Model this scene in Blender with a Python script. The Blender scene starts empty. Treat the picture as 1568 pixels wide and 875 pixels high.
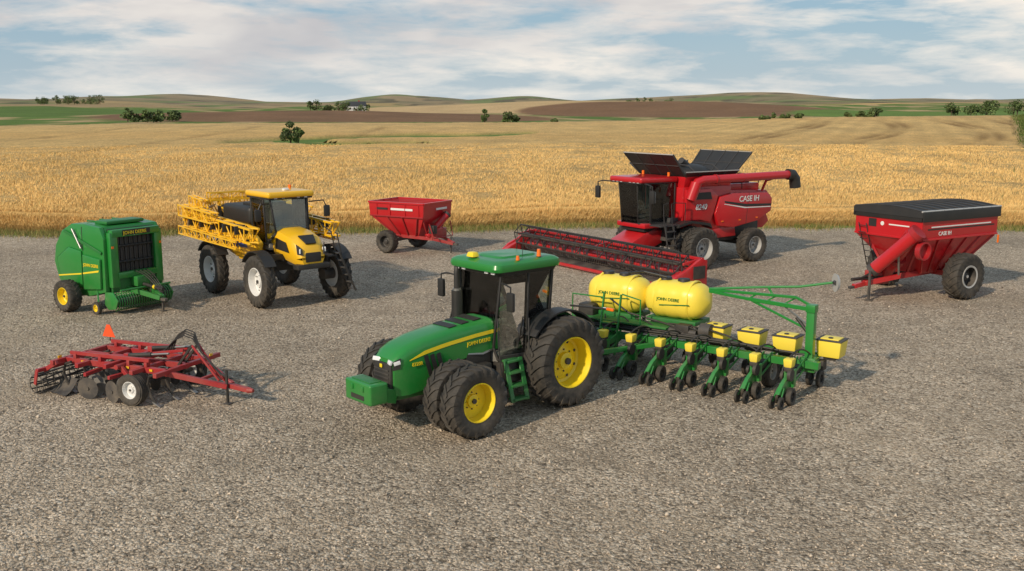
import bpy, bmesh, math, random
import numpy as np
from mathutils import Vector, Matrix, Euler
random.seed(7); rng=np.random.default_rng(7)
sc=bpy.context.scene
def link(o): sc.collection.objects.link(o); return o
V=Vector
# ---------------------------------------------------------------- materials
def nmat(name):
    m=bpy.data.materials.new(name); m.use_nodes=True
    nt=m.node_tree; b=nt.nodes['Principled BSDF']
    return m,nt,b
def N(nt,t,**kw):
    n=nt.nodes.new(t)
    for k,v in kw.items():
        if k in n.inputs.keys(): n.inputs[k].default_value=v
        else: setattr(n,k,v)
    return n
def mixc(nt,fac,a,b,blend='MIX'):
    n=nt.nodes.new('ShaderNodeMix'); n.data_type='RGBA'; n.blend_type=blend
    for i,v in ((0,fac),(6,a),(7,b)):
        if isinstance(v,(int,float,tuple)):
            n.inputs[i].default_value=v if i==0 else tuple(v)+(1,) if len(v)==3 else v
        else: nt.links.new(v,n.inputs[i])
    return n.outputs[2]
def math_(nt,op,a,b=0.0,clamp=False):
    n=nt.nodes.new('ShaderNodeMath'); n.operation=op; n.use_clamp=clamp
    for i,v in ((0,a),(1,b)):
        if isinstance(v,(int,float)): n.inputs[i].default_value=v
        else: nt.links.new(v,n.inputs[i])
    return n.outputs[0]
def ramp(nt,fac,stops):
    n=nt.nodes.new('ShaderNodeValToRGB'); e=n.color_ramp.elements
    while len(e)<len(stops): e.new(.5)
    for el,(p,c) in zip(e,stops):
        el.position=p; el.color=(c,c,c,1) if isinstance(c,(int,float)) else tuple(c)+(1,)
    nt.links.new(fac,n.inputs[0]); return n.outputs[0]
DUST=(.30,.245,.18)
def paint(name,col,rough=.32,dust=.35,coat=.4,metal=0.0):
    m,nt,b=nmat(name)
    geo=N(nt,'ShaderNodeNewGeometry'); sep=N(nt,'ShaderNodeSeparateXYZ'); nt.links.new(geo.outputs['Position'],sep.inputs[0])
    no=N(nt,'ShaderNodeTexNoise',Scale=2.5,Detail=6.0); nt.links.new(geo.outputs['Position'],no.inputs['Vector'])
    no2=N(nt,'ShaderNodeTexNoise',Scale=14.0,Detail=4.0); nt.links.new(geo.outputs['Position'],no2.inputs['Vector'])
    mr=N(nt,'ShaderNodeMapRange'); nt.links.new(sep.outputs[2],mr.inputs[0])
    mr.inputs[1].default_value=0; mr.inputs[2].default_value=1.8; mr.inputs[3].default_value=1.0; mr.inputs[4].default_value=.12
    f=math_(nt,'MULTIPLY',mr.outputs[0],math_(nt,'MULTIPLY',ramp(nt,no.outputs[0],[(.35,0.15),(.7,1.0)]),dust))
    f=math_(nt,'MULTIPLY',f,math_(nt,'ADD',no2.outputs[0],.5),True)
    c=mixc(nt,f,col,DUST)
    nt.links.new(c,b.inputs['Base Color'])
    nt.links.new(math_(nt,'ADD',math_(nt,'MULTIPLY',f,.9),rough,True),b.inputs['Roughness'])
    b.inputs['Coat Weight'].default_value=coat; b.inputs['Coat Roughness'].default_value=.15
    b.inputs['Metallic'].default_value=metal
    return m
M={}
M['green']=paint('green_paint',(.014,.215,.032),.32,.22)
M['dgreen']=paint('green_paint_frame',(.012,.165,.030),.45,.3,.1)
M['yel']=paint('wheel_yellow',(.88,.66,.012),.4,.18)
M['tanky']=paint('tank_yellow_plastic',(.90,.70,.07),.4,.08,.1)
M['nhy']=paint('amber_yellow_paint',(.88,.50,.014),.32,.15)
M['red']=paint('red_paint',(.50,.010,.016),.3,.16)
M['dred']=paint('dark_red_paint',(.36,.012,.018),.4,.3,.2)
M['black']=paint('black_plastic',(.018,.018,.018),.5,.25,.0)
M['dark']=paint('dark_metal',(.035,.035,.037),.5,.45,.0)
M['steel']=paint('steel',(.35,.35,.34),.35,.4,0,.8)
M['white']=paint('white_rim',(.78,.78,.76),.4,.2)
M['decal']=paint('decal_white',(.75,.75,.73),.4,.1)
M['greyrim']=paint('grey_rim',(.42,.42,.41),.4,.25)
M['blue']=paint('decal_blue',(.02,.06,.30),.4,.1)
M['orange']=paint('beacon_orange',(.9,.18,.01),.3,.05)
M['smv']=paint('warning_orange',(.95,.10,.02),.4,.05)
M['tarp']=paint('tarp_black',(.022,.023,.024),.6,.2,0)
M['lamp']=paint('lamp_glass',(.75,.77,.78),.12,.05,1.0)
M['seat']=paint('seat_fabric',(.07,.063,.055),.8,.1,0)
M['trim']=paint('cab_trim_grey',(.20,.195,.18),.7,.1,0)
def rubber():
    m,nt,b=nmat('tyre_rubber')
    geo=N(nt,'ShaderNodeNewGeometry')
    no=N(nt,'ShaderNodeTexNoise',Scale=5.0,Detail=8.0,Roughness=.65); nt.links.new(geo.outputs['Position'],no.inputs['Vector'])
    sep=N(nt,'ShaderNodeSeparateXYZ'); nt.links.new(geo.outputs['Position'],sep.inputs[0])
    mr=N(nt,'ShaderNodeMapRange'); nt.links.new(sep.outputs[2],mr.inputs[0])
    mr.inputs[2].default_value=1.2; mr.inputs[3].default_value=.55; mr.inputs[4].default_value=.22
    f=math_(nt,'MULTIPLY',ramp(nt,no.outputs[0],[(.35,0.1),(.68,1.0)]),mr.outputs[0])
    nt.links.new(mixc(nt,f,(.026,.025,.023),(.20,.165,.125)),b.inputs['Base Color'])
    b.inputs['Roughness'].default_value=.75
    return m
M['tyre']=rubber()
def glass():
    m=bpy.data.materials.new('cab_glass'); m.use_nodes=True; nt=m.node_tree; nt.nodes.clear()
    o=N(nt,'ShaderNodeOutputMaterial'); t=N(nt,'ShaderNodeBsdfTransparent'); t.inputs[0].default_value=(.86,.92,.88,1)
    g=N(nt,'ShaderNodeBsdfGlossy'); g.inputs['Roughness'].default_value=.03; g.inputs[0].default_value=(.9,.9,.9,1)
    fr=N(nt,'ShaderNodeFresnel',IOR=1.7); mx=N(nt,'ShaderNodeMixShader')
    nt.links.new(fr.outputs[0],mx.inputs[0]); nt.links.new(t.outputs[0],mx.inputs[1]); nt.links.new(g.outputs[0],mx.inputs[2]); nt.links.new(mx.outputs[0],o.inputs[0])
    return m
M['glass']=glass()
# ---------------------------------------------------------------- builder
class Obj:
    def __init__(s,name,loc,head,z=0,sc_=1.0):
        s.name=name; s.e=link(bpy.data.objects.new(name,None)); s.e.empty_display_size=.3
        s.e.location=(loc[0],loc[1],z); s.e.rotation_euler=(0,0,math.atan2(head[1],head[0])); s.e.scale=(sc_,)*3
        s.parts={}
    def _p(s,part,mat):
        if part not in s.parts: s.parts[part]=(bmesh.new(),[])
        bm,ms=s.parts[part]
        if mat not in ms: ms.append(mat)
        return bm,ms.index(mat)
    def add(s,part,mat,verts,faces):
        bm,mi=s._p(part,mat); vs=[bm.verts.new(v) for v in verts]
        for f in faces:
            try: fc=bm.faces.new([vs[i] for i in f])
            except ValueError: continue
            fc.material_index=mi; fc.smooth=True
    def xf(s,parts,piv,sc_,tr):
        piv=V(piv);tr=V(tr)
        for p in parts:
            for v in s.parts[p][0].verts:
                d=v.co-piv; v.co=piv+V((d.x*sc_[0],d.y*sc_[1],d.z*sc_[2]))+tr
    def addbm(s,part,mat,b,mtx=None):
        b.verts.index_update()
        vs=[(mtx@v.co if mtx else v.co.copy()) for v in b.verts]
        fs=[[v.index for v in f.verts] for f in b.faces]; b.free()
        s.add(part,mat,vs,fs)
    def box(s,part,mat,c,size,rot=(0,0,0),bev=.02,taper=None,seg=2):
        b=bmesh.new(); bmesh.ops.create_cube(b,size=1)
        for v in b.verts:
            k=(1,1)
            if taper and v.co.z>0: k=taper
            v.co=V((v.co.x*size[0]*k[0],v.co.y*size[1]*k[1],v.co.z*size[2]))
        if bev>0: bmesh.ops.bevel(b,geom=list(b.edges),offset=min(bev,min(size)*.45),segments=seg,affect='EDGES',profile=.6)
        s.addbm(part,mat,b,Matrix.Translation(c)@Euler([math.radians(a) for a in rot]).to_matrix().to_4x4())
    def prism(s,part,mat,poly,a0,a1,axis='y',bev=.02):
        b=bmesh.new()
        def mk(p,a): return {'y':(p[0],a,p[1]),'x':(a,p[0],p[1]),'z':(p[0],p[1],a)}[axis]
        f=b.faces.new([b.verts.new(mk(p,a0)) for p in poly])
        r=bmesh.ops.extrude_face_region(b,geom=[f])
        d={'y':V((0,a1-a0,0)),'x':V((a1-a0,0,0)),'z':V((0,0,a1-a0))}[axis]
        bmesh.ops.translate(b,verts=[v for v in r['geom'] if isinstance(v,bmesh.types.BMVert)],vec=d)
        if bev>0: bmesh.ops.bevel(b,geom=list(b.edges),offset=bev,segments=2,affect='EDGES',profile=.6)
        s.addbm(part,mat,b)
    def panel(s,part,mat,pts,th=.02):
        pts=[V(p) for p in pts]; n=(pts[1]-pts[0]).cross(pts[2]-pts[0]).normalized()*th/2
        k=len(pts); vs=[p+n for p in pts]+[p-n for p in pts]
        fs=[list(range(k)),list(range(2*k-1,k-1,-1))]+[[i,k+i,k+(i+1)%k,(i+1)%k] for i in range(k)]
        s.add(part,mat,vs,fs)
    def ring(s,p,ax,r,n,ref=None):
        ax=V(ax).normalized(); u=ax.orthogonal().normalized() if ref is None else ref
        w=ax.cross(u)
        return [V(p)+u*(r*math.cos(2*math.pi*i/n))+w*(r*math.sin(2*math.pi*i/n)) for i in range(n)]
    def loft(s,part,mat,rings,cap=True):
        n=len(rings[0]); vs=[p for r in rings for p in r]; fs=[]
        for k in range(len(rings)-1):
            for i in range(n): fs.append([k*n+i,k*n+(i+1)%n,(k+1)*n+(i+1)%n,(k+1)*n+i])
        if cap: fs+= [list(range(n)),list(range((len(rings)-1)*n,len(rings)*n))]
        s.add(part,mat,vs,fs)
    def cyl(s,part,mat,p0,p1,r,r2=None,n=14):
        d=V(p1)-V(p0); u=d.normalized().orthogonal().normalized()
        s.loft(part,mat,[s.ring(p0,d,r,n,u),s.ring(p1,d,r if r2 is None else r2,n,u)])
    def tube(s,part,mat,pts,r,n=7):
        pts=[V(p) for p in pts]; rings=[]; u=None
        for i,p in enumerate(pts):
            d=(pts[min(i+1,len(pts)-1)]-pts[max(i-1,0)]).normalized()
            if u is None: u=d.orthogonal().normalized()
            u=(u-d*u.dot(d)).normalized(); rings.append(s.ring(p,d,r,n,u))
        s.loft(part,mat,rings)
    def hose(s,part,p0,p1,sag,r=.02,mat='black',n=9):
        p0=V(p0);p1=V(p1)
        s.tube(part,mat,[p0.lerp(p1,i/n)+V((0,0,sag*4*(i/n)*(1-i/n))) for i in range(n+1)],r,6)
    def beam(s,part,mat,p0,p1,w,h,bev=.008):
        p0=V(p0);p1=V(p1);d=p1-p0;L=d.length;x=d/L
        up=V((0,0,1)) if abs(x.z)<.95 else V((1,0,0))
        y=up.cross(x).normalized(); z=x.cross(y)
        m=Matrix((x,y,z)).transposed().to_4x4(); m.translation=(p0+p1)/2
        b=bmesh.new(); bmesh.ops.create_cube(b,size=1)
        for v in b.verts: v.co=V((v.co.x*L,v.co.y*w,v.co.z*h))
        if bev>0: bmesh.ops.bevel(b,geom=list(b.edges),offset=min(bev,w*.3,h*.3),segments=1,affect='EDGES')
        s.addbm(part,mat,b,m)
    def truss(s,part,mat,p0,p1,w,h,n,r=.03,taper=1.0):
        p0=V(p0);p1=V(p1);x=(p1-p0).normalized();y=V((0,0,1)).cross(x).normalized();z=x.cross(y)
        def c(t,a,b):
            k=1+(taper-1)*t
            return p0.lerp(p1,t)+y*(a*w/2*k)+z*(b*h/2*k)
        for a in(-1,1):
            for b in(-1,1): s.beam(part,mat,c(0,a,b),c(1,a,b),r*2,r*2,0)
        for i in range(n):
            t0=i/n;t1=(i+1)/n;q=1 if i%2 else -1
            for a in(-1,1):
                s.cyl(part,mat,c(t0,a,q),c(t1,a,-q),r*.7,n=5); s.cyl(part,mat,c(t0,q,a),c(t1,-q,a),r*.7,n=5)
                s.cyl(part,mat,c(t0,a,-1),c(t0,a,1),r*.7,n=5)
    def lathe(s,part,mat,prof,c,side=1,n=40,axis='y'):
        rings=[]
        for r,h in prof:
            r=max(r,.0005)
            if axis=='y': rings.append([V((c[0]+r*math.cos(2*math.pi*i/n),c[1]+h*side,c[2]+r*math.sin(2*math.pi*i/n))) for i in range(n)])
            elif axis=='x': rings.append([V((c[0]+h*side,c[1]+r*math.cos(2*math.pi*i/n),c[2]+r*math.sin(2*math.pi*i/n))) for i in range(n)])
            else: rings.append([V((c[0]+r*math.cos(2*math.pi*i/n),c[1]+r*math.sin(2*math.pi*i/n),c[2]+h*side)) for i in range(n)])
        s.loft(part,mat,rings,cap=False)
    def ellip(s,part,mat,c,r,n=14,m=8,pw=1.0):
        rings=[]
        for j in range(m+1):
            a=-math.pi/2+math.pi*j/m; k=max(math.cos(a),.001)
            rings.append([V((c[0]+r[0]*k*math.cos(2*math.pi*i/n),c[1]+r[1]*k*math.sin(2*math.pi*i/n),c[2]+r[2]*math.sin(a))) for i in range(n)])
        s.loft(part,mat,rings,cap=False)
    def wheel(s,part,c,R,w,rimR,rim='yel',lugs=22,side=1,lug=.045,dish=.0,ribs=False,hub='same'):
        t='tyre'
        pr=[(rimR,-.40*w),(rimR+.03,-.46*w),((rimR+R)/2,-.52*w),(R*.90,-.49*w),(R*.945,-.40*w),(R*.955,-.2*w),(R*.96,0)]
        pr=pr+[(r,-h) for r,h in pr[-2::-1]]
        s.lathe(part+'_tyre',t,pr,c,side)
        d=dish*w
        s.lathe(part+'_rim',rim,[(rimR+.012,.40*w),(rimR+.0,.455*w),(rimR*.965,.45*w),(rimR*.93,.34*w),(rimR*.90,.02*w-d),(rimR*.80,-.02*w-d),(rimR*.52,.07*w-d),(rimR*.34,.10*w-d),(rimR*.32,.24*w-d),(rimR*.2,.27*w-d),(0,.27*w-d)],c,side,36)
        s.lathe(part+'_rim',rim,[(rimR+.012,-.40*w),(rimR*.95,-.44*w),(rimR*.9,-.2*w),(0,-.18*w)],c,side,24)
        for k in range(8):
            a=k*math.pi/4; p=V((c[0]+rimR*.43*math.cos(a),c[1]+side*(.08*w-d),c[2]+rimR*.43*math.sin(a)))
            s.cyl(part+'_rim','dark' if R>.6 else rim,p,p+V((0,side*.03,0)),rimR*.035,n=6)
            if R>.6:
                a+=math.pi/8; p=V((c[0]+rimR*.72*math.cos(a),c[1]+side*(.015*w-d),c[2]+rimR*.72*math.sin(a)))
                s.cyl(part+'_rim','dark',p,p+V((0,side*.012,0)),rimR*.06,n=8)
        s.cyl(part+'_rim','dark' if hub=='same' else hub,V(c)+V((0,side*(.27*w-d),0)),V(c)+V((0,side*(.36*w-d),0)),rimR*.13,n=10)
        if ribs:
            for h in (-.33,-.12,.12,.33):
                s.lathe(part+'_tyre',t,[(R*.94,(h-.07)*w),(R*1.0,(h-.06)*w),(R*1.0,(h+.06)*w),(R*.94,(h+.07)*w)],c,side)
            return
        da=2*math.pi/lugs; ta=da*.19
        for k in range(lugs):
            for q in(-1,1):
                a=da*(k+(.5 if q>0 else 0)); rings=[]
                for yy,rr,tt in((-.04,R,0),(.2,R,.5),(.40,R*.985,.85),(.525,R*.925,1.0),(.545,R*.84,1.05)):
                    aa=a+da*1.05*tt; rb=rr-lug*1.4
                    rings.append([V((c[0]+r_*math.cos(an),c[1]+q*yy*w,c[2]+r_*math.sin(an))) for an,r_ in((aa-ta,rb),(aa+ta,rb),(aa+ta*.75,rr),(aa-ta*.75,rr))])
                s.loft(part+'_tyre',t,rings)
    def text(s,part,mat,txt,size,org,xd,up,ext=.004,shear=0):
        c=bpy.data.curves.new(part,'FONT'); c.body=txt; c.size=size; c.extrude=ext; c.offset=size*.012; c.shear=shear
        c.materials.append(M[mat]); o=link(bpy.data.objects.new(part,c)); o.parent=s.e
        x=V(xd).normalized(); u=V(up); z=x.cross(u).normalized(); y=z.cross(x)
        m=Matrix((x,y,z)).transposed().to_4x4(); m.translation=V(org); o.matrix_local=m
    def finish(s):
        for part,(bm,ms) in s.parts.items():
            bmesh.ops.recalc_face_normals(bm,faces=list(bm.faces))
            me=bpy.data.meshes.new(part); bm.to_mesh(me); bm.free()
            for k in ms: me.materials.append(M[k])
            me.set_sharp_from_angle(angle=math.radians(38))
            o=link(bpy.data.objects.new(part,me)); o.parent=s.e
def rect(x0,x1,y0,y1,z): return [V((x0,y0,z)),V((x1,y0,z)),V((x1,y1,z)),V((x0,y1,z))]
# ================================================================= TRACTOR
def tractor():
    o=Obj('tractor',(.50,23.85),(-.752,-.659))
    for sd in(1,-1):
        o.wheel('rear_wheel',(0,1.12*sd,1.08),1.08,.70,.61,'yel',24,sd,.065,.12)
        for y,ds in((1.0,.25),(1.60,.28)): o.wheel('front_wheel',(3.15,y*sd,.80),.80,.46,.43,'yel',20,sd,.055,ds)
        pts=[]
        for rr in(1.22,1.18):
            seq=[math.radians(a) for a in range(36,150,6)]
            if rr<1.20: seq=seq[::-1]
            pts+=[(rr*math.cos(a)-.02,1.08+rr*math.sin(a)) for a in seq]
        o.prism('rear_fender','black',pts,sd*.72,sd*1.16,bev=0)
        o.prism('rear_fender','dgreen',[(1.0*math.cos(math.radians(a))*1.15,1.08+1.15*math.sin(math.radians(a))) for a in range(20,165,12)],sd*.66,sd*.715,bev=0)
        FB=V((1.52,.62*sd,1.55));FT=V((1.42,.80*sd,3.18));BB=V((.62,.86*sd,1.28));BT=V((.5,.84*sd,3.18));RB=V((-.32,.74*sd,2.0));RT=V((-.38,.80*sd,3.18))
        FD=V((1.46,.72*sd,1.28))
        for a,b,w in((FB,FT,.06),(BB,BT,.06),(RB,RT,.08),(FD,BB,.07),(V((.62,.85*sd,1.9)),RB,.07),(FD,FB,.06)): o.beam('cab_frame','black',a,b,w,w)
        o.panel('cab_glass','glass',[FD,BB,BT,FT],.012); o.panel('cab_glass','glass',[V((.62,.85*sd,1.9)),RB,RT,BT],.012)
        o.beam('door_handle','black',(.75,.88*sd,1.75),(.75,.88*sd,1.95),.03,.04); o.beam('door_frame','black',(.66,.875*sd,1.32),(1.45,.745*sd,1.32),.03,.10)
        o.tube('mirror','black',[(1.42,.82*sd,3.0),(1.62,1.15*sd,3.05),(1.62,1.38*sd,3.0),(1.62,1.38*sd,2.85)],.022)
        o.box('mirror','black',(1.62,1.38*sd,2.68),(.10,.24,.42),bev=.04)
        o.box('mirror','lamp',(1.565,1.38*sd,2.68),(.01,.19,.36),bev=0)
        for y in(.45,.7): o.box('work_light','lamp',(1.60,y*sd,3.24),(.05,.14,.08),bev=.02)
        o.box('work_light','lamp',(-.56,.6*sd,3.26),(.05,.14,.08),bev=.02)
        o.beam('light_bar','black',(-.5,.8*sd,2.30),(-.75,1.75*sd,2.32),.05,.04)
        o.box('light_bar','orange',(-.78,1.86*sd,2.32),(.06,.22,.07),bev=.02); o.box('light_bar','decal',(-.76,1.70*sd,2.32),(.05,.10,.06),bev=.02)
    o.panel('cab_glass','glass',[(1.52,.62,1.55),(1.52,-.62,1.55),(1.42,-.8,3.18),(1.42,.8,3.18)],.012)
    o.panel('cab_glass','glass',[(-.32,.74,2.0),(-.32,-.74,2.0),(-.38,-.8,3.18),(-.38,.8,3.18)],.012)
    o.beam('cab_frame','black',(1.42,.8,3.18),(1.42,-.8,3.18),.06,.06)
    o.beam('cab_frame','black',(.9,.2,1.7),(1.51,.0,1.62),.03,.02)
    o.box('cab_floor','trim',(.55,0,1.32),(1.80,1.40,.25),bev=.05); o.box('cab_floor','black',(-.1,0,1.75),(.6,1.35,.6),bev=.06)
    o.box('seat','seat',(.25,0,1.78),(.52,.52,.16),bev=.06); o.box('seat','seat',(.0,0,2.15),(.14,.5,.68),(0,-8,0),bev=.06); o.box('seat','seat',(-.03,0,2.58),(.1,.28,.18),bev=.04)
    o.box('seat','trim',(.25,0,1.55),(.3,.3,.35)); o.box('console','trim',(.35,-.42,1.85),(.7,.2,.14),bev=.04); o.box('console','black',(.8,-.55,2.15),(.05,.25,.2),(0,0,20),bev=.01)
    o.cyl('steering_column','black',(1.25,0,1.4),(.92,0,2.05),.05); 
    o.tube('steering_wheel','black',[(.90+.1*math.cos(a),.2*math.sin(a),2.07+.17*math.cos(a)) for a in [i*math.pi/8 for i in range(17)]],.018)
    o.box('dashboard','trim',(1.18,0,1.95),(.22,.45,.25),bev=.06)
    def rr(x0,x1,hw,z,c=.22):
        P=[]
        for cx,cy,a0 in((x1-c,hw-c,0),(x0+c,hw-c,90),(x0+c,-hw+c,180),(x1-c,-hw+c,270)):
            for k in range(5):
                a=math.radians(a0+k*22.5); P.append(V((cx+c*math.cos(a),cy+c*math.sin(a),z)))
        return P
    o.loft('cab_roof','black',[rr(-.50,1.56,.90,3.17),rr(-.55,1.62,.94,3.26)])
    o.loft('cab_roof','green',[rr(-.60,1.70,.97,3.262),rr(-.62,1.73,.99,3.33),rr(-.60,1.70,.97,3.42),rr(-.52,1.60,.90,3.47),rr(-.40,1.45,.78,3.495)])
    o.loft('cab_roof','green',[rr(-.2,1.2,.5,3.494),rr(-.17,1.15,.47,3.53)])
    o.box('gps_receiver','yel',(1.50,-.20,3.56),(.26,.30,.12),bev=.05,taper=(.7,.7)); 
    o.cyl('beacon','orange',(.1,.80,3.50),(.1,.80,3.66),.06,.045); o.cyl('beacon','black',(.1,.80,3.44),(.1,.80,3.50),.065)
    o.cyl('beacon','orange',(.9,.86,3.48),(.9,.86,3.58),.05,.04)
    o.tube('antenna','black',[(-.4,-.6,3.45),(-.45,-.6,4.1)],.008); o.tube('antenna','black',[(.4,.5,3.5),(.4,.52,3.95)],.008)
    o.xf(['cab_frame','cab_glass','seat','console','steering_column','steering_wheel','dashboard','cab_roof','work_light','mirror','gps_receiver','beacon','antenna','cab_floor','door_handle','door_frame'],(.6,0,1.3),(.88,.92,1.04),(.32,0,0))
    # hood
    S=[(1.50,.50,2.24,1.50),(2.2,.50,2.20,1.45),(2.9,.485,2.13,1.38),(3.15,.48,2.10,1.10),(3.6,.47,2.03,.90),(4.0,.45,1.92,.85),(4.22,.43,1.81,.85),(4.36,.39,1.66,.88)]
    rings=[]
    for x,w,zt,zb in S:
        half=[(w*.96,zb),(w,zt-.34),(w*.99,zt-.20),(w*.94,zt-.09),(w*.82,zt-.03),(w*.5,zt)]
        rings.append([V((x,y,z)) for y,z in half]+[V((x,-y,z)) for y,z in half[::-1]])
    o.loft('hood','green',rings)
    for sd in(1,-1):
        for k in range(5):
            a,b=S[k],S[k+1]
            o.panel('hood_stripe','yel',[(a[0],sd*(a[1]+.006),a[2]-.335),(b[0],sd*(b[1]+.006),b[2]-.335+.02*(k==4)),(b[0],sd*(b[1]*.992+.008),b[2]-.25+(-.05 if k==4 else 0)),(a[0],sd*(a[1]*.992+.008),a[2]-.25)],.004)
        for k in range(3):
            x=3.06+k*.17
            o.panel('hood_vent','black',[(x,sd*.49,1.20),(x+.10,sd*.487,1.18),(x+.24,sd*.482,1.66),(x+.14,sd*.485,1.68)],.012)
        o.panel('headlight','black',[(4.235,sd*.435,1.47),(4.385,sd*.37,1.44),(4.37,sd*.38,1.64),(4.22,sd*.44,1.70)],.02)
        o.box('headlight','lamp',(4.375,sd*.25,1.60),(.06,.20,.10),(0,-20,sd*-18),bev=.02); o.box('headlight','lamp',(4.30,sd*.41,1.60),(.15,.03,.085),(0,14,sd*-24),bev=.01)
        o.text('hood_lettering','yel','8320R',.11,(3.95-.0,sd*.478,1.48) if sd>0 else (3.6,-.485,1.48),(-sd,0,0),(0,0,1))
        o.text('hood_lettering','yel','JOHN DEERE',.12,(2.45 if sd>0 else 1.6,sd*.508,1.70),(-sd,0,.04),(0,0,1))
    o.box('grille','black',(4.37,0,1.24),(.12,.66,.66),(0,-4,0),bev=.05)
    for k in range(6): o.box('grille','dark',(4.435,0,1.0+k*.085),(.02,.54,.03),bev=0)
    o.box('grille','yel',(4.44,0,1.50),(.02,.09,.08),bev=.01)
    for x in (2.0,2.35,2.7): o.box('hood_vent','black',(x,0,S[1][2]+.005-(x-2.2)*.1),(.22,.62,.02),(0,5.5,0),bev=0)
    o.box('engine','dark',(2.35,0,1.28),(1.75,.78,.6),bev=.05)
    for sd in(1,-1):
        o.box('engine','black',(2.1,sd*.42,1.35),(.7,.12,.3)); o.cyl('engine','dark',(2.6,sd*.45,1.25),(3.0,sd*.45,1.25),.10)
        o.tube('engine','steel',[(1.7,sd*.46,1.5),(2.0,sd*.5,1.45),(2.4,sd*.46,1.5)],.03)
    o.box('frame','dgreen',(2.6,0,.92),(3.2,.55,.4),bev=.04); o.box('frame','dark',(.4,0,.95),(1.9,.7,.6),bev=.06)
    o.box('front_axle','dgreen',(3.15,0,.80),(.34,1.7,.26),bev=.05); o.cyl('front_axle','dgreen',(3.15,-1.5,.8),(3.15,1.5,.8),.13)
    o.cyl('rear_axle','dark',(0,-1.2,1.06),(0,1.2,1.06),.17)
    o.box('front_weight','green',(4.82,0,1.02),(.46,.98,.46),bev=.05,seg=3); o.box('front_weight','green',(4.5,0,.9),(.5,.6,.34),bev=.03)
    for sd in (1,-1): o.box('front_weight','green',(5.05,sd*.2,1.12),(.06,.10,.12),bev=.02); o.beam('front_weight','green',(4.3,sd*.34,.85),(4.65,sd*.40,.95),.08,.3)
    o.box('front_weight','dgreen',(4.82,0,1.255),(.3,.7,.03),bev=.01); o.box('front_weight','black',(5.052,0,.92),(.012,.5,.10),bev=0)
    o.cyl('exhaust','black',(1.82,-.66,1.6),(1.82,-.66,2.75),.13,n=18); o.tube('exhaust','black',[(1.82,-.66,2.7),(1.82,-.66,3.15),(1.80,-.67,3.3),(1.7,-.70,3.42)],.07,10); o.cyl('exhaust','steel',(1.82,-.66,2.74),(1.82,-.66,2.80),.10,n=14)
    for sd in(1,-1):
        o.box('fuel_tank','black',(1.15,sd*.66,.98),(1.1,.36,.52),bev=.08)
        for k,z in enumerate((.42,.72,1.02,1.27)): o.box('steps','dgreen',(1.42,sd*(1.10-.08*k),z),(.42,.24,.05),bev=.01)
        for x in(1.20,1.64): o.beam('steps','dgreen',(x,sd*1.16,.36),(x,sd*.88,1.32),.04,.12)
        o.tube('handrail','black',[(1.85,sd*1.0,1.0),(1.90,sd*.95,1.7),(1.82,sd*.82,2.3)],.018); o.tube('handrail','black',[(1.0,sd*1.02,1.3),(.98,sd*.95,1.7),(.92,sd*.88,2.2)],.018)
    o.box('battery_box','black',(2.1,.52,1.05),(.5,.3,.4),bev=.04)
    for sd in(1,-1): o.beam('hitch','dark',(-.3,sd*.35,.75),(-1.15,sd*.48,.65),.08,.10); o.cyl('hitch','dark',(-.75,sd*.42,.7),(-.5,sd*.38,1.45),.04)
    o.beam('hitch','dark',(-.3,0,.45),(-1.4,0,.45),.12,.06); o.box('hitch','dgreen',(-.45,0,1.3),(.4,.9,.5),bev=.05)
    for k in range(4): o.hose('hydraulic_hose',(-.6,-.2+k*.12,1.4),(-2.5,-.3+k*.12,1.0),-.12,.02)
    o.finish()
tractor()
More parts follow.
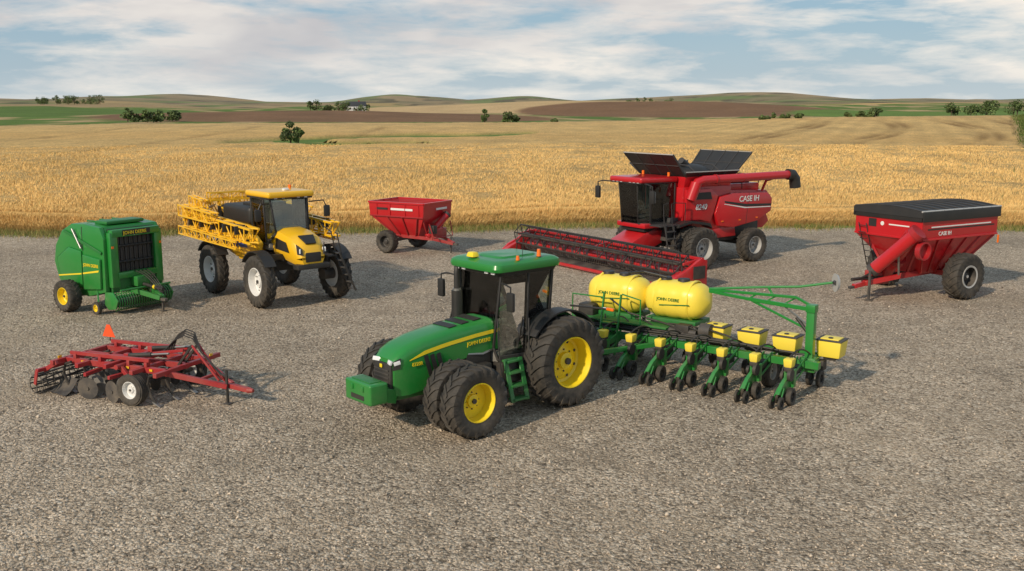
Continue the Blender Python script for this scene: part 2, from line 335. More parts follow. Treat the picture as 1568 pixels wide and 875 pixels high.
# ================================================================= PLANTER
def planter():
    o=Obj('row_crop_planter',(3.85,27.5),(-.6,-.8))
    G='dgreen'; TZ=1.80
    o.beam('toolbar','green',(1.0,-3.6,.80),(1.0,5.3,.80),.18,.18); o.beam('toolbar','green',(.35,-3.0,.92),(.35,5.1,.92),.12,.12)
    for y in np.arange(-3,5.2,1.0): o.beam('toolbar','green',(.35,y,.91),(1.0,y,.83),.08,.10)
    o.beam('tongue','green',(1.0,-.35,.78),(4.2,-.5,.55),.18,.18); o.beam('tongue','green',(1.0,-1.6,.78),(3.2,-.55,.62),.12,.12); o.beam('tongue','green',(1.0,1.1,.78),(3.2,-.45,.62),.12,.12)
    for k,(ty,tx) in enumerate(((-.90,.05),(.90,-.05))):
        rings=[]
        for t in np.linspace(-1,1,19):
            r=.52*(1-abs(t)**4.5)**.5 if abs(t)<1 else .02
            r=max(r,.02)*(1-.03*(abs(math.sin(t*8))>.9)); yy=ty+t*.95
            rings.append([V((tx+r*1.08*math.copysign(abs(math.cos(a))**.75,math.cos(a)),yy,TZ+r*math.copysign(abs(math.sin(a))**.75,math.sin(a)))) for a in [2*math.pi*i/28 for i in range(28)]])
        o.loft('liquid_tank','tanky',rings)
        for yy in(-.50,.50):
            o.lathe('tank_strap','tanky',[(.535,-.04),(.56,-.03),(.56,.03),(.535,.04)],(tx,ty+yy,TZ),1,28)
        for yy in(-.4,.15):
            o.cyl('tank_lid','black',(tx,ty+yy,TZ+.48),(tx,ty+yy,TZ+.58),.18,.16)
        o.text('tank_lettering','dgreen','JOHN DEERE',.12,(tx+.565,ty-.38,TZ+.02),(0,1,0),(0,0,1))
        o.panel('tank_lettering','dgreen',[(tx+.562,ty-.3,TZ-.10),(tx+.562,ty+.6,TZ-.02),(tx+.562,ty+.6,TZ-.05),(tx+.562,ty-.3,TZ-.13)],.006)
        o.box('tank_cradle',G,(tx,ty,TZ-.56),(.9,1.5,.12),bev=.02)
        for yy in(-.6,.6):
            for xx in(-.35,.4): o.beam('tank_cradle',G,(tx+xx,ty+yy,.8),(tx+xx*.9,ty+yy,TZ-.56),.08,.08)
            o.beam('tank_cradle','black',(tx-.35,ty+yy,.85),(tx+.4,ty+yy,TZ-.56),.04,.04)
    o.tube('tank_plumbing','black',[(.1,-.6,TZ+.6),(.3,0,TZ+.72),(.1,.6,TZ+.6)],.03); o.tube('tank_plumbing','black',[(.6,-.9,TZ-.1),(.75,-.2,TZ-.4),(.7,1.2,TZ-.6)],.025)
    o.box('platform',G,(.75,-.4,1.16),(.55,3.0,.05),bev=.01)
    for z in(.45,.72,1.0,1.15): o.box('ladder','green',(1.25-.1*(z>1),-.55,z),(.2,.5,.04),bev=.01)
    for y in(-.82,-.28): o.beam('ladder','green',(1.35,y,.3),(1.05,y,1.95),.04,.08); 
    o.tube('railing','green',[(1.0,-1.9,1.15),(1.0,-1.9,1.8),(1.0,-.85,1.8)],.022); o.tube('railing','green',[(1.0,-.28,1.95),(1.0,.3,1.85),(1.0,.3,1.15)],.022)
    o.box('pump','black',(.75,1.5,1.15),(.3,.4,.3),bev=.04); o.cyl('pump','dark',(.8,1.1,1.1),(.8,1.9,1.1),.09); o.box('pump','black',(.6,-1.6,1.3),(.4,.5,.4),bev=.06); o.cyl('pump','dark',(.75,2.0,1.2),(.75,2.3,1.2),.2)
    for y in(-2.0,2.0,3.95): 
        o.wheel('transport_wheel',(.75 if y>3 else -.35,y,.42),.42,.22,.22,'greyrim',18,1,.03)
    for i in range(10):
        y=-3.0+i*.872
        for q in(-.1,.1):
            o.beam('row_unit','green',(1.0,y+q,.95),(1.65,y+q,.75),.03,.06); o.beam('row_unit','green',(1.0,y+q,.70),(1.65,y+q,.50),.03,.06)
        o.box('row_unit','green',(1.72,y,.60),(.16,.26,.45),bev=.02); o.prism('row_unit','green',[(1.75,.75),(2.25,.55),(2.5,.35),(2.3,.28),(1.9,.35),(1.72,.42)],y-.05,y+.05,bev=.01)
        o.box('row_unit','black',(1.35,y,.72),(.35,.14,.22),bev=.04); o.cyl('row_unit','dark',(1.15,y,.65),(1.6,y,.8),.045)
        o.box('seed_meter','tanky',(1.80,y,.98),(.24,.20,.22),bev=.05,taper=(1.2,1.2)); o.box('seed_meter','black',(1.80,y,.83),(.24,.20,.12),bev=.03)
        o.cyl('seed_meter','black',(1.95,y+.06,.72),(1.95,y+.14,.72),.15); o.cyl('seed_meter','black',(1.72,y-.15,.62),(1.72,y-.22,.62),.11)
        for q in(-1,1):
            o.wheel('gauge_wheel',(2.0,y+q*.15,.21),.21,.12,.12,'black',10,q,.015,ribs=True)
            o.cyl('opener_disc','steel',(1.85,y+q*.03,.20),(1.85,y+q*.045,.20),.20,n=24)
            o.beam('closing_arm','green',(2.25,y+q*.07,.45),(2.52,y+q*.10,.18),.03,.05)
            o.wheel('closing_wheel',(2.52,y+q*.11,.155),.155,.06,.09,'black',8,q,.01,ribs=True)
        o.hose('seed_hose',(1.8,y,1.12),(.9,y+.15,1.05),.14,.022); o.hose('seed_hose',(1.7,y-.12,.9),(1.0,y-.15,.9),.12,.012); o.hose('seed_hose',(1.75,y+.1,.8),(.9,y-.2,1.0),.18,.014)
        o.beam('rear_unit','green',(.3,y,.9),(.05,y,.35),.06,.10); o.box('rear_unit','green',(.12,y,.62),(.25,.14,.2),bev=.02); o.box('rear_unit','black',(.45,y+.3,.7),(.25,.2,.25),bev=.03)
        for q in(-1,1): o.wheel('rear_press_wheel',(.0,y+q*.13,.22),.22,.10,.11,'black',10,q,.015,ribs=True)
    for y,x in((2.30,.42),(3.30,.42),(4.25,.42),(5.30,.2)):
        o.box('seed_box','tanky',(x,y,1.10),(.48,.56,.42),bev=.05,taper=(1.18,1.15)); o.box('seed_box','dark',(x,y,1.325),(.58,.66,.03),bev=.012); o.box('seed_box','tanky',(x,y,1.35),(.40,.46,.03),bev=.012)
        o.box('seed_box','black',(x,y,.86),(.3,.3,.10)); o.cyl('seed_box','black',(x+.1,y,1.36),(x+.1,y,1.385),.06)
    for k in range(5): o.hose('air_hose',(.9+.04*k,-2.5+.1*k,.98),(.8+.05*k,5.0-.4*k,.98+.02*k),.06*(k%3)-.04,.028,n=14)
    for k in range(6): o.hose('air_hose',(.7,-1+.5*k,1.25),(1.0,-.8+.9*k,.95),.12,.022)
    ma=4.95
    o.box('marker_mast','green',(.75,ma,1.35),(.20,.20,1.6),bev=.02); o.box('marker_mast','green',(.75,ma,.75),(.35,.4,.35),bev=.03); o.box('marker_mast','green',(.75,ma,2.15),(.26,.24,.2),bev=.03)
    o.beam('marker_arm','green',(.75,ma,2.12),(.6,3.3,2.16),.08,.10); o.beam('marker_arm','green',(.65,4.5,2.36),(.55,2.1,2.28),.06,.07); o.beam('marker_arm','green',(.6,3.3,2.16),(.55,2.1,2.24),.07,.08)
    o.beam('marker_arm','green',(.6,3.35,2.12),(.75,4.9,1.60),.045,.06); o.beam('marker_arm','green',(.65,4.5,2.36),(.75,4.95,2.2),.06,.06)
    o.tube('marker_arm','green',[(.55,2.1,2.30),(.5,3.6,2.50),(.45,4.5,2.60),(.4,5.3,2.78)],.032); o.beam('marker_arm','green',(.5,3.7,2.50),(.62,3.9,2.32),.04,.05)
    for y in(3.2,3.7,4.2): o.beam('marker_arm','green',(.6,y,2.16),(.57,y+.25,2.32),.03,.04)
    o.cyl('marker_disc','greyrim',(.38,5.35,2.78),(.34,5.40,2.78),.23,.19,n=28); o.cyl('marker_disc','dark',(.32,5.33,2.78),(.44,5.41,2.78),.06)
    o.tube('marker_cylinder','steel',[(.75,4.9,1.7),(.65,4.2,2.10)],.025); o.cyl('marker_cylinder','black',(.75,4.9,1.5),(.7,4.55,1.87),.045)
    o.finish()
planter()
# ================================================================= COMBINE
def combine():
    o=Obj('combine_harvester',(7.0,45.0),(-.835,-.55))
    for sd in(1,-1):
        for y in(1.55,2.25): o.wheel('front_wheel',(0,y*sd,.93),.93,.58,.48,'greyrim',22,sd,.06,.15)
        o.wheel('rear_wheel',(-3.7,1.75*sd,.78),.78,.55,.40,'greyrim',20,sd,.055,.1)
    o.cyl('axle','dark',(0,-2.2,.95),(0,2.2,.95),.2); o.cyl('axle','dark',(-3.7,-1.7,.85),(-3.7,1.7,.85),.15)
    o.prism('chassis','dark',[(-4.7,1.3),(-4.7,2.2),(.8,2.2),(1.0,1.2),(-.5,.95),(-3.0,1.0)],-1.15,1.15)
    body=[(-5.2,2.2),(-5.25,2.9),(-4.9,3.22),(-2.6,3.3),(-2.6,3.55),(.35,3.55),(.35,1.75),(-1.4,1.5),(-4.2,1.85)]
    o.prism('body','red',body,-1.42,1.42,bev=.06)
    for sd in(1,-1):
        y0,y1=1.42*sd,1.62*sd
        o.prism('side_panel','red',[(-5.05,2.25),(-5.1,2.85),(-4.75,3.14),(-2.5,3.20),(-1.75,3.05),(-1.45,2.3),(-1.7,1.75),(-2.6,1.62),(-4.2,1.85)],y0,y1,bev=.05)
        o.prism('side_panel','red',[(-1.40,2.35),(-1.65,3.1),(-1.2,3.45),(.28,3.45),(.28,2.1),(-.6,2.08),(-1.2,1.95)],y0,1.58*sd,bev=.05)
        o.prism('side_stripe','black',[(-5.02,2.50),(-5.04,2.60),(-3.4,2.66),(-2.0,2.86),(-2.02,2.78),(-3.3,2.54)],y1,1.628*sd,bev=0)
        o.prism('side_stripe','decal',[(-5.0,2.44),(-5.0,2.48),(-3.4,2.515),(-2.0,2.73),(-2.0,2.70),(-3.3,2.47)],y1,1.630*sd,bev=0)
        o.prism('side_seam','black',[(-3.42,1.78),(-3.40,1.78),(-3.55,3.15),(-3.57,3.15)],y1,1.6235*sd,bev=0)
        tx=-2.9 if sd>0 else -4.4
        o.text('side_lettering','decal','CASE IH',.36,(tx,1.640*sd,2.78),(-sd,0,0),(0,0,1),shear=.1)
        o.text('side_lettering','decal','8240',.34,(-.25 if sd>0 else -1.1,1.60*sd,2.55),(-sd,0,0),(0,0,1),shear=.2)
        o.prism('side_grille','black',[(-1.25,2.98),(-1.15,3.3),(-.2,3.3),(-.2,3.0)],1.58*sd,1.60*sd,bev=0)
        o.prism('lower_shield','red',[(-3.0,1.2),(-2.9,1.7),(-1.2,1.7),(-1.05,1.15)],1.15*sd,1.42*sd,bev=.04)
        o.box('tail_light','orange',(-5.2,1.3*sd,2.9),(.08,.15,.2),bev=.02)
        o.prism('wheel_fender','black',[(-1.05,1.7),(-.9,1.95),(.2,2.12),(.9,2.0),(1.0,1.85),(.2,2.02),(-.8,1.85)],.9*sd,1.9*sd,bev=0)
        for k in range(3): o.box('side_reflector','orange',(-1.9-k*1.1,1.635*sd,1.95+.05*(k==2)),(.12,.02,.05),bev=0)
    o.prism('rear_hood','red',[(-5.3,2.3),(-5.6,1.7),(-5.2,1.4),(-4.6,1.4),(-4.6,2.3)],-1.0,1.0,bev=.05)
    o.box('engine_deck','red',(-3.7,0,3.38),(2.1,2.2,.35),bev=.08); o.box('engine_deck','black',(-3.8,.4,3.58),(1.1,.9,.12),bev=.04)
    o.tube('railing','black',[(-4.9,-1.2,3.2),(-4.9,-1.2,3.9),(-4.9,.9,3.9),(-4.9,.9,3.2)],.025); o.tube('railing','black',[(-4.9,.9,3.9),(-3.6,1.1,3.9),(-3.6,1.1,3.3)],.022)
    o.cyl('exhaust','steel',(-3.2,-.8,3.4),(-3.2,-.8,4.1),.09)
    o.loft('grain_tank','red',[rect(-2.55,.25,-1.35,1.35,3.5),rect(-2.65,.30,-1.5,1.5,3.95),rect(-2.65,.30,-1.5,1.5,4.02)])
    a=rect(-2.65,.30,-1.5,1.5,4.02); b=rect(-3.6,1.2,-2.05,2.05,4.66); 
    for i in range(4):
        j=(i+1)%4; p,q=a[i],a[j]; P=b[i].lerp(b[j],.10); Q=b[j].lerp(b[i],.10)
        if i in(1,3): P=P+V((0,0,.34));Q=Q+V((0,0,.34))
        elif i==2: P=p.lerp(P,.32);Q=q.lerp(Q,.32)
        else: P=p.lerp(P,.75);Q=q.lerp(Q,.75)
        o.panel('tank_extension','black',[p,q,Q,P],.03)
        for t in(.0,.25,.5,.75,1.0): o.beam('tank_extension','dark',p.lerp(q,t),P.lerp(Q,t),.045,.07,0)
        o.beam('tank_extension','greyrim',P,Q,.04,.04,0)
        if i!=2: o.beam('tank_extension','dark',p.lerp(P,.5),q.lerp(Q,.5),.05,.06,0)
    o.ellip('tank_cover','black',(-1.2,0,4.0),(1.1,1.2,.50)); o.cyl('bubble_auger','dark',(-1.9,0,3.9),(-.6,.2,4.65),.16)
    for x in(-2.0,-.5): o.tube('tank_brace','dark',[(x,-1.4,4.0),(x+.1,-.4,4.5),(x,.8,4.45),(x,1.45,4.05)],.03)
    z0=2.0
    FBl=[V((2.15,.55,z0)),V((2.15,-.55,z0))];FTl=[V((2.30,.62,3.72)),V((2.30,-.62,3.72))]
    o.panel('cab_glass','glass',[FBl[0],FBl[1],FTl[1],FTl[0]],.012)
    o.box('cab_base','red',(1.2,0,1.9),(1.8,1.9,.22),bev=.05); o.box('cab_base','black',(1.2,0,1.72),(1.5,1.5,.2)); o.box('cab_rear','red',(.40,0,2.8),(.14,1.95,1.9),bev=.03); o.box('cab_rear','trim',(.49,0,2.9),(.02,1.7,1.5),bev=0)
    for sd in(1,-1):
        c1=V((2.15,.55*sd,z0));c2=V((1.75,.92*sd,z0));c3=V((.45,.97*sd,z0));t1=V((2.3,.62*sd,3.72));t2=V((1.85,.97*sd,3.72));t3=V((.45,1.0*sd,3.72))
        o.panel('cab_glass','glass',[c1,c2,t2,t1],.012); o.panel('cab_glass','glass',[c2,c3,t3,t2],.012)
        for p,q in((c2,t2),(c3,t3),(c1,c2),(c2,c3)): o.beam('cab_frame','black',p,q,.07,.07)
        o.beam('cab_frame','black',c1,t1,.035,.035)
        o.tube('mirror','black',[(2.2,.95*sd,3.75),(2.5,1.5*sd,3.78),(2.5,1.85*sd,3.7),(2.5,1.85*sd,3.4)],.03); o.box('mirror','black',(2.5,1.85*sd,3.25),(.12,.30,.55),bev=.05); o.box('mirror','lamp',(2.432,1.85*sd,3.25),(.01,.24,.46),bev=0)
        for k in range(3): o.box('cab_light','lamp',(2.42,(.3+.26*k)*sd,3.83),(.06,.16,.10),bev=.02)
        o.cyl('beacon','orange',(.7,.85*sd,4.03),(.7,.85*sd,4.2),.06)
    o.box('cab_roof','red',(1.40,0,3.90),(2.15,2.15,.24),bev=.09,seg=3); o.box('cab_roof','black',(1.42,0,3.77),(2.05,2.05,.07),bev=.02)
    o.box('seat','seat',(1.0,0,2.5),(.5,.5,.15),bev=.05); o.box('seat','seat',(.75,0,2.9),(.14,.5,.75),bev=.05); o.box('seat','black',(1.0,0,2.25),(.3,.3,.4)); o.cyl('steering_column','black',(1.85,0,2.0),(1.55,0,2.75),.05)
    o.tube('steering_wheel','black',[(1.53+.1*math.cos(a_),.2*math.sin(a_),2.78+.17*math.cos(a_)) for a_ in [i*math.pi/6 for i in range(13)]],.02); o.box('console','trim',(1.2,-.42,2.55),(.7,.2,.2),bev=.04)
    o.box('platform','dark',(1.15,1.4,1.95),(1.5,.75,.06),bev=.01)
    for k in range(5): o.box('ladder','dark',(1.55,2.0+.03*k,1.75-.3*k),(.45,.2,.04),bev=.005)
    for x in(1.32,1.78): o.beam('ladder','black',(x,1.95,1.95),(x,2.15,.45),.04,.06); o.tube('railing','black',[(x,2.1,1.2),(x,1.85,2.0),(x,1.76,2.9),(x-.3,1.74,2.95)],.022)
    o.tube('railing','black',[(.5,1.76,1.98),(.5,1.76,2.9),(1.2,1.76,2.95)],.022)
    o.cyl('unloading_auger','red',(.1,1.62,3.0),(-.15,1.72,3.75),.24,n=20); o.tube('unloading_auger','red',[(-.05,1.68,3.55),(-.2,1.72,3.78),(-.5,1.74,3.86),(-5.9,1.85,3.92)],.19,18)
    for x in(-1.2,-2.9,-4.6): o.cyl('unloading_auger','dred',(x,1.765,3.875),(x-.08,1.765,3.876),.215,n=18)
    o.tube('auger_spout','black',[(-5.8,1.85,3.93),(-6.1,1.86,3.90),(-6.28,1.86,3.72),(-6.35,1.86,3.30)],.26,14)
    o.beam('auger_rest','red',(-4.5,1.5,3.2),(-4.5,1.75,3.7),.08,.1)
    o.prism('feeder_house','red',[(.9,1.7),(1.2,1.85),(3.2,.95),(3.2,.35),(2.6,.45),(.9,1.1)],-.75,.75,bev=.03)
    for sd in(1,-1): o.cyl('feeder_cylinder','steel',(.9,sd*.85,.9),(2.5,sd*.85,.75),.05)
    L=5.75
    o.box('header_back','dred',(3.25,0,.72),(.08,2*L,.80),bev=.01); o.beam('header_back','red',(3.25,-L,1.15),(3.25,L,1.15),.14,.14)
    o.panel('header_floor','dark',[(3.28,-L,.32),(3.28,L,.32),(4.55,L,.10),(4.55,-L,.10)],.03)
    o.beam('cutterbar','red',(4.58,-L,.12),(4.58,L,.12),.12,.14)
    for y in np.arange(-L+.1,L,.152): o.cyl('cutterbar','steel',(4.6,y,.10),(4.76,y,.085),.018,.004,n=4)
    o.cyl('header_auger','red',(3.68,-L,.60),(3.68,L,.60),.20,n=18)
    for q in(-1,1):
        n=130; prev=None
        for i in range(n+1):
            t=i/n; y=q*(L-.1-(L-.8)*t); an=q*t*math.pi*2*9
            r1=.20;r2=.33; P=V((3.68+r1*math.cos(an),y,.60+r1*math.sin(an)));Q=V((3.68+r2*math.cos(an),y,.60+r2*math.sin(an)))
            if prev: o.add('header_auger','steel',[prev[0],prev[1],Q,P],[[0,1,2,3]])
            prev=(P,Q)
    cx,cz,R=4.15,1.02,.50
    o.cyl('reel','dark',(cx,-L+.25,cz),(cx,L-.25,cz),.09)
    for k in range(6):
        an=k*math.pi/3+.3; px,pz=cx+R*math.cos(an),cz+R*math.sin(an)
        o.cyl('reel','black',(px,-L+.25,pz),(px,L-.25,pz),.035,n=6)
        for y in np.arange(-L+.3,L-.2,.15): o.add('reel','black',[(px,y-.012,pz),(px,y+.012,pz),(px+.05,y+.008,pz-.28),(px+.05,y-.008,pz-.28)],[[0,1,2,3]])
        for y in np.linspace(-L+.25,L-.25,8): o.beam('reel','dark',(cx,y,cz),(px,y,pz),.03,.05,0)
        a2=an+math.pi/3; 
        for y in np.linspace(-L+.25,L-.25,8): o.beam('reel','dark',(px,y,pz),(cx+R*math.cos(a2),y,cz+R*math.sin(a2)),.02,.035,0)
    for sd in(1,-1):
        o.prism('header_end','red',[(3.15,.12),(3.15,1.15),(3.5,1.22),(4.2,.85),(4.75,.62),(5.45,.06),(4.6,.04)],sd*L,sd*(L+.16),bev=.03)
        o.prism('crop_divider','red',[(4.2,.05),(4.3,.75),(4.8,.55),(5.6,.08),(5.6,.04)],sd*(L+.0),sd*(L-.28),bev=.05)
        o.beam('reel_arm','red',(3.25,sd*(L-.05),1.18),(cx+.1,sd*(L-.05),cz+.02),.07,.10)
        o.cyl('reel_arm','steel',(3.3,sd*(L-.12),.9),(cx-.2,sd*(L-.12),1.1),.035); o.box('header_end','black',(3.6,sd*(L+.18),.7),(.6,.05,.5),bev=.02)
    o.beam('reel_arm','red',(3.25,0,1.2),(cx,0,cz+.02),.07,.10)
    o.finish()
combine()
# ================================================================= SPRAYER
def sprayer():
    o=Obj('self_propelled_sprayer',(-9.0,37.1),(.65,-.76))
    Y='nhy'
    for sx in(1.9,-1.9):
        for sd in(1,-1):
            o.wheel('wheel',(sx,1.52*sd,.94),.94,.42,.50,'white',22,sd,.06,.1)
            o.box('leg','black',(sx,1.18*sd,1.35),(.28,.16,1.0),bev=.03); o.cyl('leg','dark',(sx,1.0*sd,.94),(sx,1.5*sd,.94),.2); o.beam('leg','black',(sx,.5*sd,1.75),(sx,1.22*sd,1.75),.22,.2)
            pts=[]
            for rr,rev in((1.10,0),(1.06,1)):
                seq=list(range(35,150,10)); seq=seq[::-1] if rev else seq
                pts+=[(sx+rr*math.cos(math.radians(a)),.94+rr*math.sin(math.radians(a))) for a in seq]
            o.prism('fender','black',pts,1.30*sd,1.74*sd,bev=0)
    o.box('chassis','dark',(0,0,1.62),(5.4,.9,.32),bev=.03); o.box('chassis','black',(0,0,1.35),(2.8,1.2,.4),bev=.05)
    o.prism('product_tank',Y,[(-2.3,1.75),(-2.5,2.3),(-2.3,2.75),(-.1,2.75),(.25,2.2),(.1,1.6),(-1.0,1.45),(-1.7,1.6)],-1.0,1.0,bev=.12)
    o.box('product_tank','black',(-1.0,0,3.08),(2.3,1.9,.66),bev=.16,seg=3); o.cyl('tank_lid','black',(-1.4,.2,3.38),(-1.4,.2,3.50),.26); o.box('engine_cover','black',(-.5,0,3.45),(1.0,1.3,.15),bev=.05)
    for sd in(1,-1):
        o.prism('side_body',Y,[(-1.9,2.15),(-1.7,2.35),(.9,2.45),(1.3,2.2),(1.1,1.75),(.3,1.5),(-.4,1.45),(-.8,1.7)],1.0*sd,1.16*sd,bev=.05)
        o.prism('side_decal','blue',[(-.9,1.9),(-.8,2.1),(.2,2.12),(.35,1.95)],1.16*sd,1.168*sd,bev=0); o.text('side_lettering','decal','NEW HOLLAND',.16,(-1.0 if sd<0 else .6,1.175*sd,2.16),(-sd,0,0),(0,0,1))
    S=[(1.25,.66,2.75,1.75),(1.9,.66,2.68,1.65),(2.5,.62,2.52,1.55),(2.85,.56,2.3,1.5),(3.05,.46,2.02,1.55)]
    rings=[]
    for x,w,zt,zb in S:
        half=[(w*.8,zb),(w,zb+.25),(w,zt-.3),(w*.9,zt-.1),(w*.5,zt)]
        rings.append([V((x,y,z)) for y,z in half]+[V((x,-y,z)) for y,z in half[::-1]])
    o.loft('hood',Y,rings)
    o.panel('hood_grille','black',[(2.55,.3,2.52),(2.55,-.3,2.52),(2.93,-.2,2.27),(2.93,.2,2.27)],.05); o.box('hood_grille','black',(3.05,0,1.80),(.08,.6,.34),bev=.03); o.box('bumper','black',(2.95,0,1.48),(.4,1.3,.18),bev=.04)
    for sd in(1,-1):
        o.panel('headlight','black',[(2.90,sd*.54,1.92),(3.08,sd*.40,1.88),(3.04,sd*.42,2.10),(2.86,sd*.56,2.28)],.03); o.box('headlight','lamp',(3.0,sd*.47,2.04),(.05,.13,.17),(0,0,sd*-40),bev=.02)
        o.prism('hood_side','black',[(1.5,2.0),(1.6,2.4),(2.3,2.3),(2.5,1.95)],.66*sd,.668*sd,bev=0)
    z0,z1=2.15,3.75
    P={}
    for sd in(1,-1):
        b=[V((1.55,.62*sd,2.55)),V((1.25,.85*sd,z0)),V((.2,.85*sd,z0))]; t=[V((1.35,.72*sd,z1)),V((1.15,.88*sd,z1)),V((.1,.85*sd,z1))]
        P[sd]=(b,t)
        for i in range(2): o.panel('cab_glass','glass',[b[i],b[i+1],t[i+1],t[i]],.012)
        for i in range(3): o.beam('cab_frame','black',b[i],t[i],.06,.06)
        for i in range(2): o.beam('cab_frame','black',b[i],b[i+1],.07,.07)
        o.tube('mirror','black',[(1.4,.8*sd,3.6),(1.7,1.25*sd,3.65),(1.7,1.35*sd,3.45)],.025); o.box('mirror','black',(1.7,1.38*sd,3.25),(.1,.24,.42),bev=.04)
        for yy in(.3,.6): o.box('cab_light','lamp',(1.55,yy*sd,3.80),(.05,.16,.09),bev=.02)
    o.panel('cab_glass','glass',[P[1][0][0],P[-1][0][0],P[-1][1][0],P[1][1][0]],.012)
    o.panel('cab_glass','glass',[(.1,.8,2.9),(.1,-.8,2.9),(.1,-.8,3.7),(.1,.8,3.7)],.012)
    o.box('cab_rear','black',(.1,0,2.5),(.08,1.65,.8)); o.box('cab_base','trim',(.7,0,2.05),(1.3,1.6,.25),bev=.04)
    o.box('cab_roof',Y,(.72,0,3.92),(1.85,1.85,.22),bev=.09,seg=3); o.box('cab_roof','black',(.70,0,3.79),(1.75,1.75,.08),bev=.02)
    o.box('seat','seat',(.6,0,2.6),(.45,.5,.14),bev=.05); o.box('seat','seat',(.36,0,2.95),(.12,.48,.65),bev=.05); o.cyl('steering_column','black',(1.3,0,2.2),(1.05,0,2.8),.05)
    o.cyl('beacon','orange',(.2,.7,4.02),(.2,.7,4.16),.06); o.box('gps_receiver','decal',(1.2,0,4.07),(.2,.22,.09),bev=.04)
    for x in(2.75,3.15): o.beam('ladder','black',(x,1.0,1.9),(x+.15,1.55,.45),.04,.07)
    for k in range(6): t=k/5; o.box('ladder','dark',(2.95+.15*t,1.0+.55*t,1.85-1.35*t),(.4,.12,.035),bev=0)
    o.tube('railing','black',[(2.75,1.15,1.5),(2.7,.95,2.6),(2.0,.95,2.8)],.022); o.tube('railing','black',[(3.15,1.15,1.5),(3.1,.95,2.6)],.022); o.box('platform','dark',(2.2,.85,1.75),(1.4,.35,.05),bev=.01)
    for sd in(1,-1):
        o.truss('boom',Y,(-3.6,1.65*sd,2.75),(1.9,1.62*sd,2.55),.40,.62,11,.038,.8)
        o.truss('boom',Y,(-3.6,1.95*sd,3.1),(-.6,1.95*sd,3.0),.28,.40,7,.030,.9)
        o.truss('boom',Y,(-3.5,2.05*sd,2.35),(1.3,1.98*sd,2.2),.22,.30,12,.024,.8)
        o.beam('boom',Y,(-3.7,1.0*sd,2.9),(-3.6,1.9*sd,2.9),.14,.5); o.cyl('boom_cylinder','steel',(-3.6,.6*sd,3.2),(-2.6,1.6*sd,3.1),.04)
        for k in range(9): o.cyl('nozzle','black',(-3.2+k*.55,1.95*sd,2.35),(-3.2+k*.55,1.95*sd,2.12),.028,n=6)
        o.hose('hose',(-3.6,1.4*sd,2.6),(-2.0,1.5*sd,2.5),-.3,.03); o.hose('hose',(-2.6,1.75*sd,3.1),(1.3,1.7*sd,2.9),-.1,.022)
        o.beam('boom_rest','black',(.9,1.0*sd,2.2),(1.2,1.6*sd,2.35),.07,.07)
        for k in range(5): o.box('boom_bracket','black',(-3.0+k*1.0,1.70*sd,2.7),(.10,.5,.30),bev=.01)
    o.truss('boom_centre_frame',Y,(-3.7,-1.3,2.9),(-3.7,1.3,2.9),.3,1.1,5,.04); o.truss('boom_centre_frame',Y,(-3.45,-.9,3.55),(-3.45,.9,3.55),.3,.3,4,.03); o.box('boom_centre_frame','black',(-3.4,0,2.8),(.4,1.0,.8),bev=.05)
    for sd in(1,-1):
        o.beam('boom_lift',Y,(-2.4,.45*sd,2.6),(-3.6,.45*sd,3.3),.09,.12); o.beam('boom_lift',Y,(-2.3,.45*sd,1.9),(-3.6,.45*sd,2.5),.09,.12)
        o.truss('boom',Y,(-3.9,1.4*sd,3.45),(-2.4,1.5*sd,3.35),.22,.3,4,.028)
    o.finish()
sprayer()
